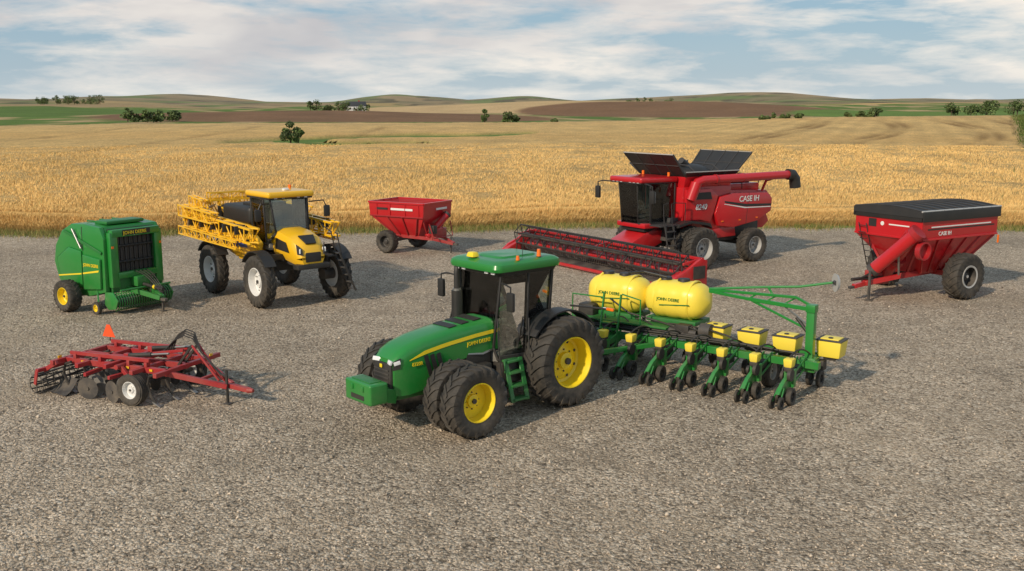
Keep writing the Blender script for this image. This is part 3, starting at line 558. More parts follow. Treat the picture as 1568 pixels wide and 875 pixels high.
# ================================================================= BALER
def baler():
    o=Obj('round_baler',(-14.3,35.2),(.83,-.56))
    prof=[(1.25,.75),(1.30,2.60),(1.10,2.98),(.2,3.05),(-.5,3.02),(-1.1,2.75),(-1.55,2.2),(-1.7,1.6),(-1.5,1.0),(-1.0,.6),(.2,.5)]
    for sd in(1,-1):
        o.prism('side_wall','green',prof,sd*.98,sd*1.16,bev=.05)
        o.prism('side_panel','green',[(1.1,.85),(1.15,1.9),(.15,2.0),(.1,.75)],sd*1.16,sd*1.26,bev=.05)
        o.prism('side_panel','green',[(0.0,.8),(.05,2.1),(-.7,2.2),(-1.45,1.75),(-1.3,1.1),(-.8,.75)],sd*1.16,sd*1.22,bev=.05)
        o.prism('side_stripe','yel',[(1.05,1.45),(1.08,1.52),(.15,1.36),(.15,1.31)],sd*1.26,sd*1.265,bev=0); o.prism('side_stripe','yel',[(0.0,1.28),(0,1.33),(-1.4,1.15),(-1.35,1.11)],sd*1.22,sd*1.226,bev=0)
        o.text('side_lettering','yel','JOHN DEERE',.15,((.22,-1.27,1.60) if sd<0 else (1.0,1.27,1.6)),(-sd,0,0),(0,0,1))
        o.beam('side_wall','dgreen',(1.2,sd*1.2,2.1),(-.9,sd*1.2,2.75),.05,.1); o.cyl('tailgate_cylinder','steel',(.1,sd*1.24,2.2),(-.35,sd*1.24,2.85),.035)
        o.prism('side_wall','black',[(.05,2.1),(.09,2.1),(.12,2.95),(.08,2.95)],sd*1.16,sd*1.163,bev=0)
        o.wheel('wheel',(-.3,1.62*sd,.56),.56,.44,.30,'yel',20,sd,.025)
        o.wheel('gauge_wheel',(1.0,1.38*sd,.22),.22,.14,.12,'yel',10,sd,.01,ribs=True); o.beam('gauge_arm','green',(1.0,1.3*sd,.25),(.7,1.12*sd,.9),.06,.08)
        o.box('front_frame','green',(1.38,sd*.88,1.85),(.22,.30,1.9),bev=.04); o.box('reflector','orange',(1.5,sd*.95,2.3),(.02,.08,.08),bev=0)
    o.cyl('axle','dark',(-.3,-1.6,.56),(-.3,1.6,.56),.1)
    o.loft('tailgate','green',[[V((x,sd,z)) for sd,x,z in((-.98,a,b),(.98,a,b),(.98,a*.96,b*.98),(-.98,a*.96,b*.98))] for a,b in prof[1:]],cap=False)
    for y in(-.5,0,.5): o.box('top_rib','dgreen',(.2,y,3.06),(1.5,.06,.05),bev=.01)
    o.box('net_wrap_cover','dgreen',(.6,0,3.08),(.7,1.5,.12),bev=.05)
    o.box('front_frame','green',(1.38,0,2.76),(.26,1.9,.26),bev=.04); o.box('front_frame','green',(1.38,0,1.30),(.26,1.6,.22),bev=.04); o.box('name_plate','black',(1.515,0,2.77),(.02,1.1,.18),bev=0)
    o.text('name_lettering','yel','JOHN DEERE',.16,(1.53,-.52,2.71),(0,1,0),(0,0,1))
    o.box('belt_chamber','black',(1.1,0,1.9),(.3,1.8,2.0))
    for k in range(8): o.box('belt','dark',(1.28,-.63+k*.18,2.02),(.05,.15,1.35),bev=.01)
    for z in(1.75,2.3): o.cyl('belt_roller','black',(1.33,-.75,z),(1.33,.75,z),.05)
    for k in range(9): o.tube('belt_guard','black',[(1.40,-.68+k*.17,1.4),(1.43,-.68+k*.17,2.0),(1.40,-.68+k*.17,2.64)],.011,5)
    o.box('frame','dgreen',(.6,0,.95),(1.5,1.9,.5),bev=.05); o.box('gearbox','green',(1.55,0,1.05),(.4,.5,.35),bev=.05)
    o.cyl('pickup','dark',(1.5,-1.05,.42),(1.5,1.05,.42),.20,n=18)
    for k in range(22):
        y=-1.02+k*.097
        o.tube('pickup','green',[(1.5+.30*math.cos(a),y,.42+.30*math.sin(a)) for a in [math.radians(d) for d in range(-80,120,25)]],.022,4)
    for k in range(44):
        y=-1.0+(k//2)*.097+.045; a=math.radians(-30+(k%2)*55); o.cyl('pickup','steel',(1.5+.2*math.cos(a),y,.42+.2*math.sin(a)),(1.5+.4*math.cos(a),y,.42+.4*math.sin(a)),.008,n=4)
    for sd in(1,-1): o.prism('pickup_end','green',[(1.1,.3),(1.15,.75),(1.6,.78),(1.85,.5),(1.7,.2),(1.3,.15)],sd*1.08,sd*1.14,bev=.02)
    o.cyl('windguard','green',(1.85,-1.0,.85),(1.85,1.0,.85),.04)
    o.beam('tongue','green',(1.0,.45,.85),(2.7,.05,.55),.12,.16); o.beam('tongue','green',(1.0,-.45,.85),(2.7,-.05,.55),.12,.16); o.box('tongue','dark',(2.8,0,.5),(.3,.14,.1)); o.cyl('driveshaft','black',(1.6,0,.95),(2.8,.0,.85),.06); o.cyl('driveshaft','yel',(2.3,0,.892),(2.4,0,.885),.075)
    o.beam('jack','dark',(2.4,.25,.0),(2.4,.25,.9),.06,.06); o.box('jack','dark',(2.4,.25,.02),(.2,.2,.03)); o.tube('hose_holder','black',[(2.1,0,.7),(2.2,0,1.3),(2.4,0,1.35)],.02)
    for k in range(4): o.hose('hose',(1.5,.3-.15*k,1.4),(2.7,.1-.05*k,.75),.15,.018)
    o.finish()
baler()
# ================================================================= BIG GRAIN CART
def big_cart():
    o=Obj('large_grain_cart',(15.85,37.85),(-.865,-.50))
    x0,x1,hw=-2.1,2.2,1.50; ZT=3.15
    o.loft('hopper','red',[rect(x0,x1,-hw,hw,ZT),rect(x0,x1,-hw,hw,2.30),rect(-1.15,1.0,-.60,.60,.85)])
    for sd in(1,-1):
        o.beam('hopper_rim','red',(x0-.03,sd*(hw+.02),ZT),(x1+.03,sd*(hw+.02),ZT),.09,.10); o.beam('hopper_rim','red',(x0,sd*(hw+.02),2.30),(x1,sd*(hw+.02),2.30),.06,.07)
    for x in(x0,x1): o.beam('hopper_rim','red',(x,-hw-.02,ZT),(x,hw+.02,ZT),.09,.10); o.beam('hopper_rim','red',(x,-hw,2.30),(x,hw,2.30),.06,.07)
    for x in np.linspace(x0+.15,x1-.15,6):
        for sd in(1,-1): o.beam('hopper_rib','dred',(x,sd*hw,2.26),(x*.48,sd*.65,.9),.05,.08)
    n=13; ysl=np.linspace(-hw-.06,hw+.06,n)
    zf=lambda y: ZT+.16+.13*math.cos(y/(hw+.06)*math.pi/2)
    xx_=np.linspace(x0-.08,x1+.08,25)
    o.loft('tarp','tarp',[[V((xx,y,zf(y)-.025*math.sin((xx-x0)/(x1-x0)*math.pi*8)**2)) for y in ysl]+[V((xx,hw+.06,ZT-.05)),V((xx,-hw-.06,ZT-.05))] for xx in xx_])
    for x in np.linspace(x0,x1,9): o.tube('tarp_bow','dark',[(x,y,zf(y)+.012) for y in ysl],.026)
    o.tube('tarp_roll','greyrim',[(x0-.1,hw+.03,ZT+.18),(x1+.1,hw+.03,ZT+.18)],.035)
    for sd in(1,-1): 
        o.box('tarp_rail','black',((x0+x1)/2,sd*(hw+.055),ZT-.02),(x1-x0+.12,.05,.36),bev=.01)
        o.box('side_decal','decal',(.0,sd*(hw+.006),2.74),(3.4,.008,.045),bev=0); o.box('side_decal','black',(.0,sd*(hw+.006),2.66),(3.8,.008,.05),bev=0)
        o.text('side_lettering','decal','CASE IH',.20,(1.3 if sd>0 else -1.0,sd*(hw+.012),2.42),(-sd,0,0),(0,0,1))
        o.wheel('wheel',(0,1.72*sd,.86),.86,.62,.42,'dark',20,sd,.065,.05,hub='greyrim')
        o.lathe('wheel_rim_ring','greyrim',[(.36,.285),(.425,.30),(.43,.27)],(0,1.72*sd,.86),sd,32)
        o.beam('frame','dred',(-1.2,.5*sd,.95),(2.0,.5*sd,.85),.14,.2); o.beam('frame','red',(1.9,.5*sd,.85),(3.3,.06*sd,.62),.12,.18)
        o.beam('frame','dred',(0,.4*sd,.86),(0,1.55*sd,.86),.2,.2); o.beam('frame','dred',(1.9,sd*1.2,2.25),(1.6,sd*.5,.95),.09,.09)
        o.beam('frame','dred',(-1.8,sd*1.2,2.25),(-1.1,sd*.5,.95),.09,.09)
        o.box('side_marker','orange',(-2.1,sd*1.58,2.1),(.05,.05,.3),bev=0)
    o.box('front_panel','black',(x1+.03,0,ZT-.02),(.05,2*hw,.36),bev=.01)
    o.box('front_window','black',(x1+.008,-.7,2.75),(.012,.35,.3),bev=0); o.cyl('front_decal','decal',(x1+.003,-.25,2.75),(x1+.012,-.25,2.75),.08); o.box('front_decal','decal',(x1+.008,.50,2.74),(.012,.9,.045),bev=0)
    for z in(1.1,1.35,1.6,1.85,2.1,2.35,2.6): o.beam('ladder','black',(x1+.12-max(0,2.3-z)*.5,-1.25,z),(x1+.12-max(0,2.3-z)*.5,-.9,z),.03,.03)
    for y in(-1.25,-.9): o.beam('ladder','black',(x1+.12,y,2.7),(x1+.12-.6,y,1.0),.03,.04)
    o.beam('tongue','red',(3.1,0,.62),(3.85,0,.55),.16,.16); o.box('tongue','dark',(3.95,0,.52),(.25,.12,.10)); o.beam('jack','dark',(3.3,.25,.0),(3.3,.25,1.1),.08,.08); o.box('jack','dark',(3.3,.25,.02),(.25,.25,.04)); o.cyl('driveshaft','black',(2.0,-.1,.75),(3.9,-.05,.80),.06)
    o.cyl('unloading_auger','red',(1.95,-.3,.75),(2.5,1.35,2.55),.27,n=22); o.cyl('unloading_auger','red',(2.95,.15,1.15),(2.6,1.60,2.60),.24,n=22)
    o.cyl('unloading_auger','dred',(2.62,1.52,2.52),(2.58,1.66,2.67),.31,n=22); o.cyl('unloading_auger','dred',(2.15,.42,1.42),(2.20,.54,1.56),.31,n=20)
    o.box('unloading_auger','dred',(2.2,-.35,.72),(.7,.6,.5),bev=.06); o.cyl('unloading_auger','dark',(3.0,.05,1.05),(2.95,.16,1.17),.26,n=20)
    o.lathe('auger_spout','dred',[(.25,0),(.33,.06),(.33,.26),(.28,.26),(.27,.1),(.02,.08)],(2.35,1.55,1.95),1,22)
    o.cyl('auger_cylinder','steel',(2.3,.7,.95),(2.7,.95,1.9),.04); o.beam('auger_saddle','dred',(2.2,1.2,2.2),(2.75,1.3,2.2),.1,.12)
    for k in range(3): o.hose('hose',(2.2,-.2+.1*k,1.2),(3.9,.0,.8),-.1,.02)
    o.finish()
big_cart()
def small_cart():
    o=Obj('small_grain_cart',(-5.15,49.2),(.85,-.5))
    x0,x1,hw=-1.5,1.8,1.2; T=2.45
    o.loft('hopper','red',[rect(x0,x1,-hw,hw,T),rect(x0+.05,x1-.05,-hw+.03,hw-.03,1.80),rect(-.5,.9,-.4,.4,.75)],cap=False)
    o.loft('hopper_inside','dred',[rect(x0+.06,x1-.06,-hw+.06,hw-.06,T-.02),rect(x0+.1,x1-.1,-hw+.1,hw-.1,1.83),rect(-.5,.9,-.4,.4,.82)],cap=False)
    for sd in(1,-1):
        o.beam('rim','red',(x0,sd*hw,T),(x1,sd*hw,T),.10,.09); o.beam('rim','dred',(x0+.05,sd*(hw-.02),1.80),(x1-.05,sd*(hw-.02),1.80),.06,.07)
        o.box('side_decal','decal',(.5,sd*(hw-.002),2.15),(1.3,.03,.10),bev=0); o.box('side_decal','black',(-.7,sd*(hw-.002),2.15),(.7,.03,.10),bev=0)
        o.wheel('wheel',(-.35,1.27*sd,.56),.56,.46,.30,'dark',18,sd,.04)
        o.beam('frame','dred',(-1.2,.45*sd,.78),(1.8,.45*sd,.72),.10,.16); o.beam('frame','dred',(1.8,.45*sd,.72),(2.7,.05*sd,.5),.10,.14)
        for x in(-1.2,-.4,.5,1.4): o.beam('rib','dred',(x,sd*(hw-.02),1.78),(x*.5+.1,sd*.48,.8),.05,.07)
        for x in(-1.0,-.2,.7,1.5): o.beam('rib','red',(x,sd*(hw+.01),T-.05),(x,sd*(hw-.01),1.82),.05,.04)
        o.beam('frame','dred',(1.6,sd*1.05,1.78),(1.5,sd*.45,.8),.07,.07)
    for x in(x0,x1): o.beam('rim','red',(x,-hw,T),(x,hw,T),.10,.09); 
    o.cyl('axle','dark',(-.35,-1.3,.56),(-.35,1.3,.56),.09)
    o.box('front_panel','decal',(x1-.0,.3,2.15),(.03,.9,.10),bev=0); o.box('spinner','dred',(1.75,0,1.0),(.5,.9,.45),bev=.04); o.cyl('auger','red',(1.5,-.5,.8),(1.95,.5,1.8),.17); o.cyl('auger','dark',(1.95,.5,1.8),(1.99,.58,1.88),.19)
    o.box('hitch','dark',(2.8,0,.48),(.3,.12,.1)); o.beam('jack','dark',(2.4,.2,0),(2.4,.2,.8),.06,.06); o.box('gearbox','black',(1.9,-.6,1.2),(.3,.3,.4)); o.hose('hose',(1.9,.2,1.2),(2.7,0,.7),.1,.02); o.tube('front_guard','dred',[(1.9,-.9,1.5),(2.1,-.8,.8),(2.1,.8,.8),(1.9,.9,1.5)],.03)
    for y in(-.6,0,.6): o.tube('brace','dred',[(x0,y,T-.02),((x0+x1)/2,y,T),(x1,y,T-.02)],.02)
    o.finish()
small_cart()
# ================================================================= TILLAGE TOOL
def tillage():
    o=Obj('tillage_implement',(-9.50,24.25),(.92,-.39),sc_=.90)
    D='dred'
    for y in(-.75,.0,.75): o.beam('main_frame',D,(-1.7,y,.88),(1.9,y,.88),.12,.16)
    for x in(-1.7,-.8,.2,1.1,1.9): o.beam('main_frame',D,(x,-1.25,.90 if x!=.2 else .98),(x,1.3,.90 if x!=.2 else .98),.12,.12)
    for y in(-.75,.75): 
        o.beam('upper_frame',D,(-1.5,y,1.10),(1.3,y,1.14),.08,.10)
        for x in(-1.3,-.4,.6,1.2): o.box('upper_frame',D,(x,y,1.02),(.10,.14,.14),bev=.01)
    for y in(-.75,.75):
        o.beam('tongue',D,(1.8,y,.85),(3.3,y*.15,.48),.11,.14)
    o.beam('tongue',D,(3.1,0,.50),(3.95,0,.42),.14,.12); o.cyl('tongue',D,(3.9,0,.42),(4.05,0,.42),.09,.05); o.beam('tongue',D,(2.6,-.3,.65),(2.6,.3,.65),.08,.08)
    o.beam('jack','black',(3.3,-.12,.05),(3.3,-.12,.95),.06,.06); o.box('jack','dark',(3.3,-.12,.02),(.2,.2,.03)); o.cyl('jack','dark',(3.2,-.12,.95),(3.45,-.12,.95),.02)
    for y in(-.12,.12): o.beam('mast','black',(1.7,y,.9),(2.2,y,1.5),.05,.07); o.beam('mast',D,(2.2,y,1.5),(3.0,y*.5,.6),.05,.06)
    o.beam('mast',D,(1.8,0,1.3),(.4,0,1.05),.07,.08)
    for y in(-.45,.45): o.cyl('hydraulic_cylinder','black',(.3,y,1.12),(1.1,y,1.22),.06); o.cyl('hydraulic_cylinder','steel',(1.1,y,1.22),(1.7,y,1.3),.03); o.box('hydraulic_cylinder',D,(.25,y,1.05),(.16,.14,.25),bev=.02)
    for k in range(4): o.tube('hydraulic_hose','black',[(1.0+.1*k,.1,1.15),(1.5,.0+.05*k,1.55+.04*k),(1.85,-.01+.04*k,1.72+.05*k),(2.15,-.02+.03*k,1.66+.05*k),(2.4,0,1.3),(3.0,0.02*k,.75),(3.6,.02*k,.6)],.018,6)
    for sd in(1,-1):
        o.wheel('wheel',(1.05,1.18*sd,.43),.43,.26,.23,'decal',16,sd,.02,ribs=True); o.beam('wheel_arm',D,(1.05,1.0*sd,.40),(.5,.95*sd,.92),.08,.12)
        o.cyl('wheel_arm','dark',(1.05,.85*sd,.43),(1.05,1.15*sd,.43),.06)
    o.cyl('rockshaft',D,(.45,-1.1,.95),(.45,1.1,.95),.07)
    for gx,tilt in((.55,.14),(-.65,-.14)):
        for k in range(8):
            y=-1.2+k*.34; x=gx+tilt*(y)
            c=V((x,y,.30)); ax=V((tilt*1.6,1,0)).normalized()
            rings=[o.ring(c+ax*d,ax,r,22) for r,d in((.02,.05),(.12,.045),(.22,.02),(.30,-.015),(.302,-.02))]
            o.loft('disc_blade','steel' if k%2 else 'dark',rings,cap=True)
        o.cyl('gang_shaft','dark',(gx-tilt*1.25,-1.25,.30),(gx+tilt*1.25,1.25,.30),.045)
        o.beam('gang_beam',D,(gx-tilt*1.3,-1.3,.70),(gx+tilt*1.3,1.3,.70),.09,.10)
        for y in(-1.05,-.35,.35,1.05): o.tube('gang_hanger','black',[(gx+tilt*y,y,.68),(gx+tilt*y-.15,y,.60),(gx+tilt*y-.15,y,.42),(gx+tilt*y,y,.33)],.03)
    for x,ys in((1.75,(-1.05,-.35,.35,1.05)),(-1.35,(-.9,-.2,.5,1.1))):
        for y in ys:
            o.tube('shank','black',[(x,y,.88),(x-.22,y,.80),(x-.30,y,.55),(x-.2,y,.28),(x-.02,y,.06)],.038,6); o.box('shank','steel',(x+.0,y,.07),(.26,.12,.03),(0,25,0),bev=.005)
    for y in(-1.15,-.3):
        o.add('mouldboard','dark',[(-2.0+.8*u,y+.5*v-.2*u,.03+.32*v*v+.05*u*v) for u in np.linspace(0,1,6) for v in np.linspace(0,1,6)],[[i*6+j,i*6+j+1,i*6+j+7,i*6+j+6] for i in range(5) for j in range(5)])
    for y in(-1.15,1.15): o.beam('basket_arm',D,(-1.6,y,.90),(-2.1,y,.62),.09,.12)
    o.beam('basket_arm',D,(-2.05,-1.45,.68),(-2.05,1.5,.68),.10,.10)
    n=10; bx=-2.15
    for k in range(n):
        a0=2*math.pi*k/n
        o.tube('rolling_basket','black',[(bx+.26*math.cos(a0+t*.9),-1.4+2.85*t,.28+.26*math.sin(a0+t*.9)) for t in np.linspace(0,1,7)],.022,5)
    for y in np.linspace(-1.4,1.45,6): o.lathe('rolling_basket','dark',[(.25,-.008),(.265,-.008),(.265,.008),(.25,.008),(.25,-.008)],(bx,y,.28),1,22); o.beam('rolling_basket','dark',(bx,y,.06),(bx,y,.5),.02,.03,0)
    for y in(-1.45,1.5): o.beam('basket_arm',D,(-2.05,y,.68),(bx,y,.28),.04,.10)
    o.cyl('rolling_basket','dark',(bx,-1.45,.28),(bx,1.5,.28),.03)
    for k in range(11): o.tube('spring_tine','black',[(-1.75,-1.3+k*.27,.62),(-1.9,-1.3+k*.27,.5),(-1.85,-1.3+k*.27,.2)],.012,5)
    o.beam('sign_post','black',(-1.55,.75,1.1),(-1.55,.75,1.4),.03,.03)
    tri=[(-1.80,1.22),(-1.32,1.22),(-1.50,1.58),(-1.62,1.58)]
    o.prism('slow_vehicle_sign','smv',tri,.715,.73,bev=0)
    for p in((-1.76,-.9,.99),(1.96,.9,.99)): o.box('reflector','nhy',p,(.02,.12,.07),bev=0)
    for x in(-1.0,.6,1.4): o.box('reflector','nhy',(x,-.835,.9),(.10,.01,.06),bev=0)
    o.finish()
tillage()
# ================================================================= TERRAIN
def sst(a,b,x):
    t=np.clip((x-a)/(b-a),0,1); return t*t*(3-2*t)
def fbm(x,y,s,seed=0,oct=4):
    z=0;a=1.;r=np.random.default_rng(seed)
    for k in range(oct):
        for j in range(3):
            th=r.uniform(0,6.28);ph=r.uniform(0,6.28);f=6.28/s*r.uniform(.7,1.3)
            z=z+a*np.sin((x*math.cos(th)+y*math.sin(th))*f+ph+1.3*np.sin((x*math.sin(th)-y*math.cos(th))*f*.6+ph))/3
        a*=.5;s*=.5
    return z
def G(x,y,cx,cy,rx,ry): return np.exp(-((x-cx)/rx)**2-((y-cy)/ry)**2)
def tz(x,y):
    x=np.asarray(x,float);y=np.asarray(y,float)
    d=np.hypot(x,y)
    m=sst(75,190,y)*(y>0)+sst(60,200,-y)*.5+sst(60,160,np.abs(x))*.4*(y<75)
    z=np.clip(m,0,1)*(.9*np.sin(x/75+y/120)+.8*np.sin(y/70+x/260+1.3))
    z=z+3.0*sst(150,330,y)*sst(-20,160,x)*(1-sst(400,560,y))
    z=z+6.5*sst(400,1050,d)*(.85+.35*fbm(x,y,420,8,3))
    z=z+4.2*G(x,y,-95,570,85,110)+6.0*G(x,y,20,850,130,150)+3.5*G(x,y,150,740,110,120)+4*G(x,y,330,900,150,200)+4*G(x,y,-420,900,170,200)
    far=sst(1050,1900,d)
    z=z+far*(8.5+2.0*fbm(x,y,700,3,4))
    for u,yy,rx,h in((60,2000,110,6),(210,1850,120,11),(330,2050,110,9),(610,1950,85,14),(690,2100,80,7),(800,2000,70,14),(960,1900,110,8),(1130,1750,110,16),(1210,2000,130,10),(1370,2000,120,6),(1520,2100,140,7),(-150,1900,200,9),(1750,1900,200,9)):
        z=z+h*G(x,y,(u-784)/1524*yy,yy,rx,420)
    return z
EDGE=lambda x: 57.2+1.1*np.sin(x/9+.5)+.5*np.sin(x/3.1)+.05*x*(x<0)+.02*np.clip(x,0,99)
def green_draw(x,y):
    def band(c,w,a,b): return np.clip(1-np.abs(y-c)/w,0,1)*sst(a-8,a+4,x)*(1-sst(b-8,b+8,x))
    c1=band(222+1.0*(x+28)+7*np.sin(x/6),26,-50,4); c2=band(178-.5*(x+25)+5*np.sin(x/4),17,-42,-16)
    return sst(.12,.42,np.maximum(c1,c2))
def right_track(x,y): return x-(56+.485*(y-107))
C_W=np.array((.62,.415,.165));C_G=np.array((.095,.155,.03));C_B=np.array((.20,.112,.058));C_T=np.array((.42,.30,.15));C_D=np.array((.19,.155,.07))
def lerp(a,b,t): return a*(1-t[...,None])+b*t[...,None]
def far_edge(x): return 372+22*np.sin(x/90+1)+12*np.sin(x/37)+.10*x
def tcol(x,y):
    n1=fbm(x,y,60,11); n2=fbm(x,y,400,12)
    c=np.ones(x.shape+(3,))*C_W*.9
    fe=far_edge(x)
    t=sst(0,8,y-fe); c=lerp(c,lerp(C_T+0*c,C_G*1.1+0*c,sst(-.2,.3,n1+.35)),t)
    c=lerp(c,C_B*(1+.12*n1[...,None]),sst(.18,.24,G(x,y,-95,545,95,120)+.02*n1))
    c=lerp(c,C_T*1.15+0*c,sst(.45,.55,G(x,y,-260,620,90,110)))
    c=lerp(c,C_W*np.array((.82,.86,1.1)),sst(.33,.38,G(x,y,20,850,150,180)))
    c=lerp(c,C_B*1.0+0*c,sst(.42,.48,G(x,y,120,690,130,120)))
    c=lerp(c,C_G*1.05+0*c,sst(.35,.42,G(x,y,-330,640,150,170)))
    c=lerp(c,C_G*1.3+0*c,sst(.35,.42,G(x,y,300,620,130,110)))
    c=lerp(c,C_W*.85+0*c,sst(.4,.46,G(x,y,330,1000,170,130)))
    c=lerp(c,C_T*.8+0*c,sst(.4,.46,G(x,y,-420,950,170,130)))
    d=np.hypot(x,y); f=sst(1050,1200,d)
    pal=lerp(lerp(C_T*.8+0*c,C_D*1.1+0*c,sst(-.2,.2,n2)),C_G*1.2+0*c,sst(.1,.5,fbm(x,y,300,21))*.85)
    pal=lerp(pal,C_D*.45+0*c,sst(.30,.55,fbm(x,y,130,31))*.9)
    pal=lerp(pal,C_W*.7+0*c,sst(.55,.65,fbm(x,y,500,33))*.8)
    c=lerp(c,pal,f)
    c=lerp(c,np.array((.25,.235,.21))+0*c,np.clip((d-900)/3600,0,.35))  # atmospheric haze painted into the terrain colour, growing with distance
    c=lerp(c,lerp(C_G*1.3+0*c,C_T*.8+0*c,sst(-.5,.5,fbm(x,y,7,5))),1-sst(2,14,y-EDGE(x)))
    rt=right_track(x,y); mk=sst(-1,1,rt)*(1-sst(10,14,rt))*(y>60)*(y<420)
    c=lerp(c,lerp(C_G*1.2+0*c,C_T*.9+0*c,sst(-.2,.2,np.sin(rt*1.2))),mk*1.0)
    c=lerp(c,C_G*1.25+0*c,green_draw(x,y)*(y<fe))
    return np.clip(c,0,1)
def gridmesh(name,X,Y,Z,C,mat,keep=None):
    ny,nx=X.shape; me=bpy.data.meshes.new(name)
    idx=np.arange(nx*ny).reshape(ny,nx)
    q=np.stack([idx[:-1,:-1],idx[:-1,1:],idx[1:,1:],idx[1:,:-1]],-1)
    q=q[keep] if keep is not None else q.reshape(-1,4)
    me.vertices.add(nx*ny); me.vertices.foreach_set('co',np.stack([X,Y,Z],-1).ravel())
    nf=len(q); me.loops.add(nf*4); me.loops.foreach_set('vertex_index',q.ravel().astype(np.int32)); me.polygons.add(nf)
    me.polygons.foreach_set('loop_start',np.arange(nf)*4); me.polygons.foreach_set('loop_total',np.full(nf,4)); me.polygons.foreach_set('use_smooth',np.ones(nf,bool))
    me.update(calc_edges=True); a=me.color_attributes.new('Col','FLOAT_COLOR','POINT')
    a.data.foreach_set('color',np.concatenate([C.reshape(-1,3),np.ones((nx*ny,1))],1).ravel())
    me.materials.append(mat); return link(bpy.data.objects.new(name,me))
def sheet(name,V_,F_,C,mat,loops):
    me=bpy.data.meshes.new(name); n=len(V_); nf=len(F_)
    me.vertices.add(n); me.vertices.foreach_set('co',V_.ravel()); me.loops.add(nf*loops); me.loops.foreach_set('vertex_index',F_.ravel().astype(np.int32)); me.polygons.add(nf)
    me.polygons.foreach_set('loop_start',np.arange(nf)*loops); me.polygons.foreach_set('loop_total',np.full(nf,loops)); me.update(calc_edges=True)
    if C is not None:
        a=me.color_attributes.new('Col','FLOAT_COLOR','POINT'); a.data.foreach_set('color',np.concatenate([C,np.ones((n,1))],1).ravel())
    me.materials.append(mat); return link(bpy.data.objects.new(name,me))
def ground_mat():
    m,nt,b=nmat('gravel_and_fields'); L=nt.links.new
    geo=N(nt,'ShaderNodeNewGeometry'); P=geo.outputs['Position']
    def vor(s,f='F1'):
        v=N(nt,'ShaderNodeTexVoronoi',Scale=s); v.feature=f; L(P,v.inputs['Vector']); return v
    def noi(s,d=5.,r=.5):
        v=N(nt,'ShaderNodeTexNoise',Scale=s,Detail=d,Roughness=r); L(P,v.inputs['Vector']); return v.outputs[0]
    v1=vor(15.);v2=vor(34.)
    s1=N(nt,'ShaderNodeSeparateColor'); L(v1.outputs['Color'],s1.inputs[0]); s2=N(nt,'ShaderNodeSeparateColor'); L(v2.outputs['Color'],s2.inputs[0])
    stone=ramp(nt,s1.outputs[0],[(0,(.15,.115,.080)),(.3,(.33,.262,.188)),(.6,(.49,.395,.29)),(.85,(.64,.53,.405)),(1,(.82,.72,.58))])
    stone2=ramp(nt,s2.outputs[1],[(0,(.14,.108,.078)),(.5,(.43,.345,.25)),(1,(.78,.665,.52))])
    c=mixc(nt,.5,stone,stone2)
    gap=ramp(nt,v1.outputs['Distance'],[(.0,1.0),(.55,.95),(.9,.36)])
    c=mixc(nt,1.0,c,gap,'MULTIPLY')
    big=ramp(nt,noi(.16,5.,.6),[(.3,.78),(.5,1.0),(.7,1.20)]); c=mixc(nt,1.0,c,big,'MULTIPLY')
    med=ramp(nt,noi(1.3,5.,.65),[(.3,.82),(.7,1.16)]); c=mixc(nt,1.0,c,med,'MULTIPLY')
    dirt=ramp(nt,noi(.35,6.,.62),[(.52,0.),(.72,.5)]); c=mixc(nt,dirt,c,(.40,.315,.22))
    # compacted wheel tracks
    for cx,cy,R in((-22.,-8.,34.),(-22.,-8.,36.1),(26.,10.,26.),(26.,10.,28.1),(4.,70.,37.),(4.,70.,39.)):
        vd=N(nt,'ShaderNodeVectorMath'); vd.operation='DISTANCE'; L(P,vd.inputs[0]); vd.inputs[1].default_value=(cx,cy,0)
        dd=math_(nt,'ABSOLUTE',math_(nt,'SUBTRACT',vd.outputs['Value'],R))
        k=math_(nt,'MULTIPLY',ramp(nt,dd,[(.12,.32),(.42,0.)]),ramp(nt,noi(.3,4.),[(.40,0.),(.62,1.)]))
        c=mixc(nt,k,c,(.24,.19,.135))
    att=N(nt,'ShaderNodeAttribute'); att.attribute_name='Col'
    fn=ramp(nt,noi(.5,7.,.7),[(.25,.72),(.75,1.28)]); fn2=ramp(nt,noi(.03,6.,.6),[(.3,.86),(.7,1.12)])
    fc=mixc(nt,1.0,mixc(nt,1.0,att.outputs['Color'],fn,'MULTIPLY'),fn2,'MULTIPLY')
    am=N(nt,'ShaderNodeAttribute'); am.attribute_name='pad'
    edge=ramp(nt,math_(nt,'ADD',am.outputs['Fac'],math_(nt,'MULTIPLY',math_(nt,'SUBTRACT',noi(.9,7.,.75),.5),.9)),[(.42,0.),(.58,1.)])
    col=mixc(nt,edge,fc,c); L(col,b.inputs['Base Color']); b.inputs['Roughness'].default_value=.95; b.inputs['Specular IOR Level'].default_value=.2
    h=math_(nt,'ADD',math_(nt,'MULTIPLY',v1.outputs['Distance'],-1.0),math_(nt,'MULTIPLY',v2.outputs['Distance'],-.5)); h=math_(nt,'ADD',h,math_(nt,'MULTIPLY',s1.outputs[1],.35))
    bp=N(nt,'ShaderNodeBump',Strength=.8,Distance=.045); L(h,bp.inputs['Height']); L(bp.outputs[0],b.inputs['Normal'])
    return m
gm=ground_mat()
xs=np.concatenate([-np.geomspace(330,6000,60)[::-1],np.arange(-324,325,3.6),np.geomspace(330,6000,60)])
ys=np.concatenate([-np.geomspace(40,3000,25)[::-1],np.arange(-35,60,2.5),np.geomspace(60,6500,360)])
X,Y=np.meshgrid(xs,ys); Z=tz(X,Y); C=tcol(X,Y)
g=gridmesh('ground',X,Y,Z,C,gm)
pad=(1-sst(-2.2,2.6,Y-EDGE(X)))*(1-sst(58,64,np.abs(X)))*sst(-45,-38,Y)
a=g.data.attributes.new('pad','FLOAT','POINT'); a.data.foreach_set('value',pad.ravel())
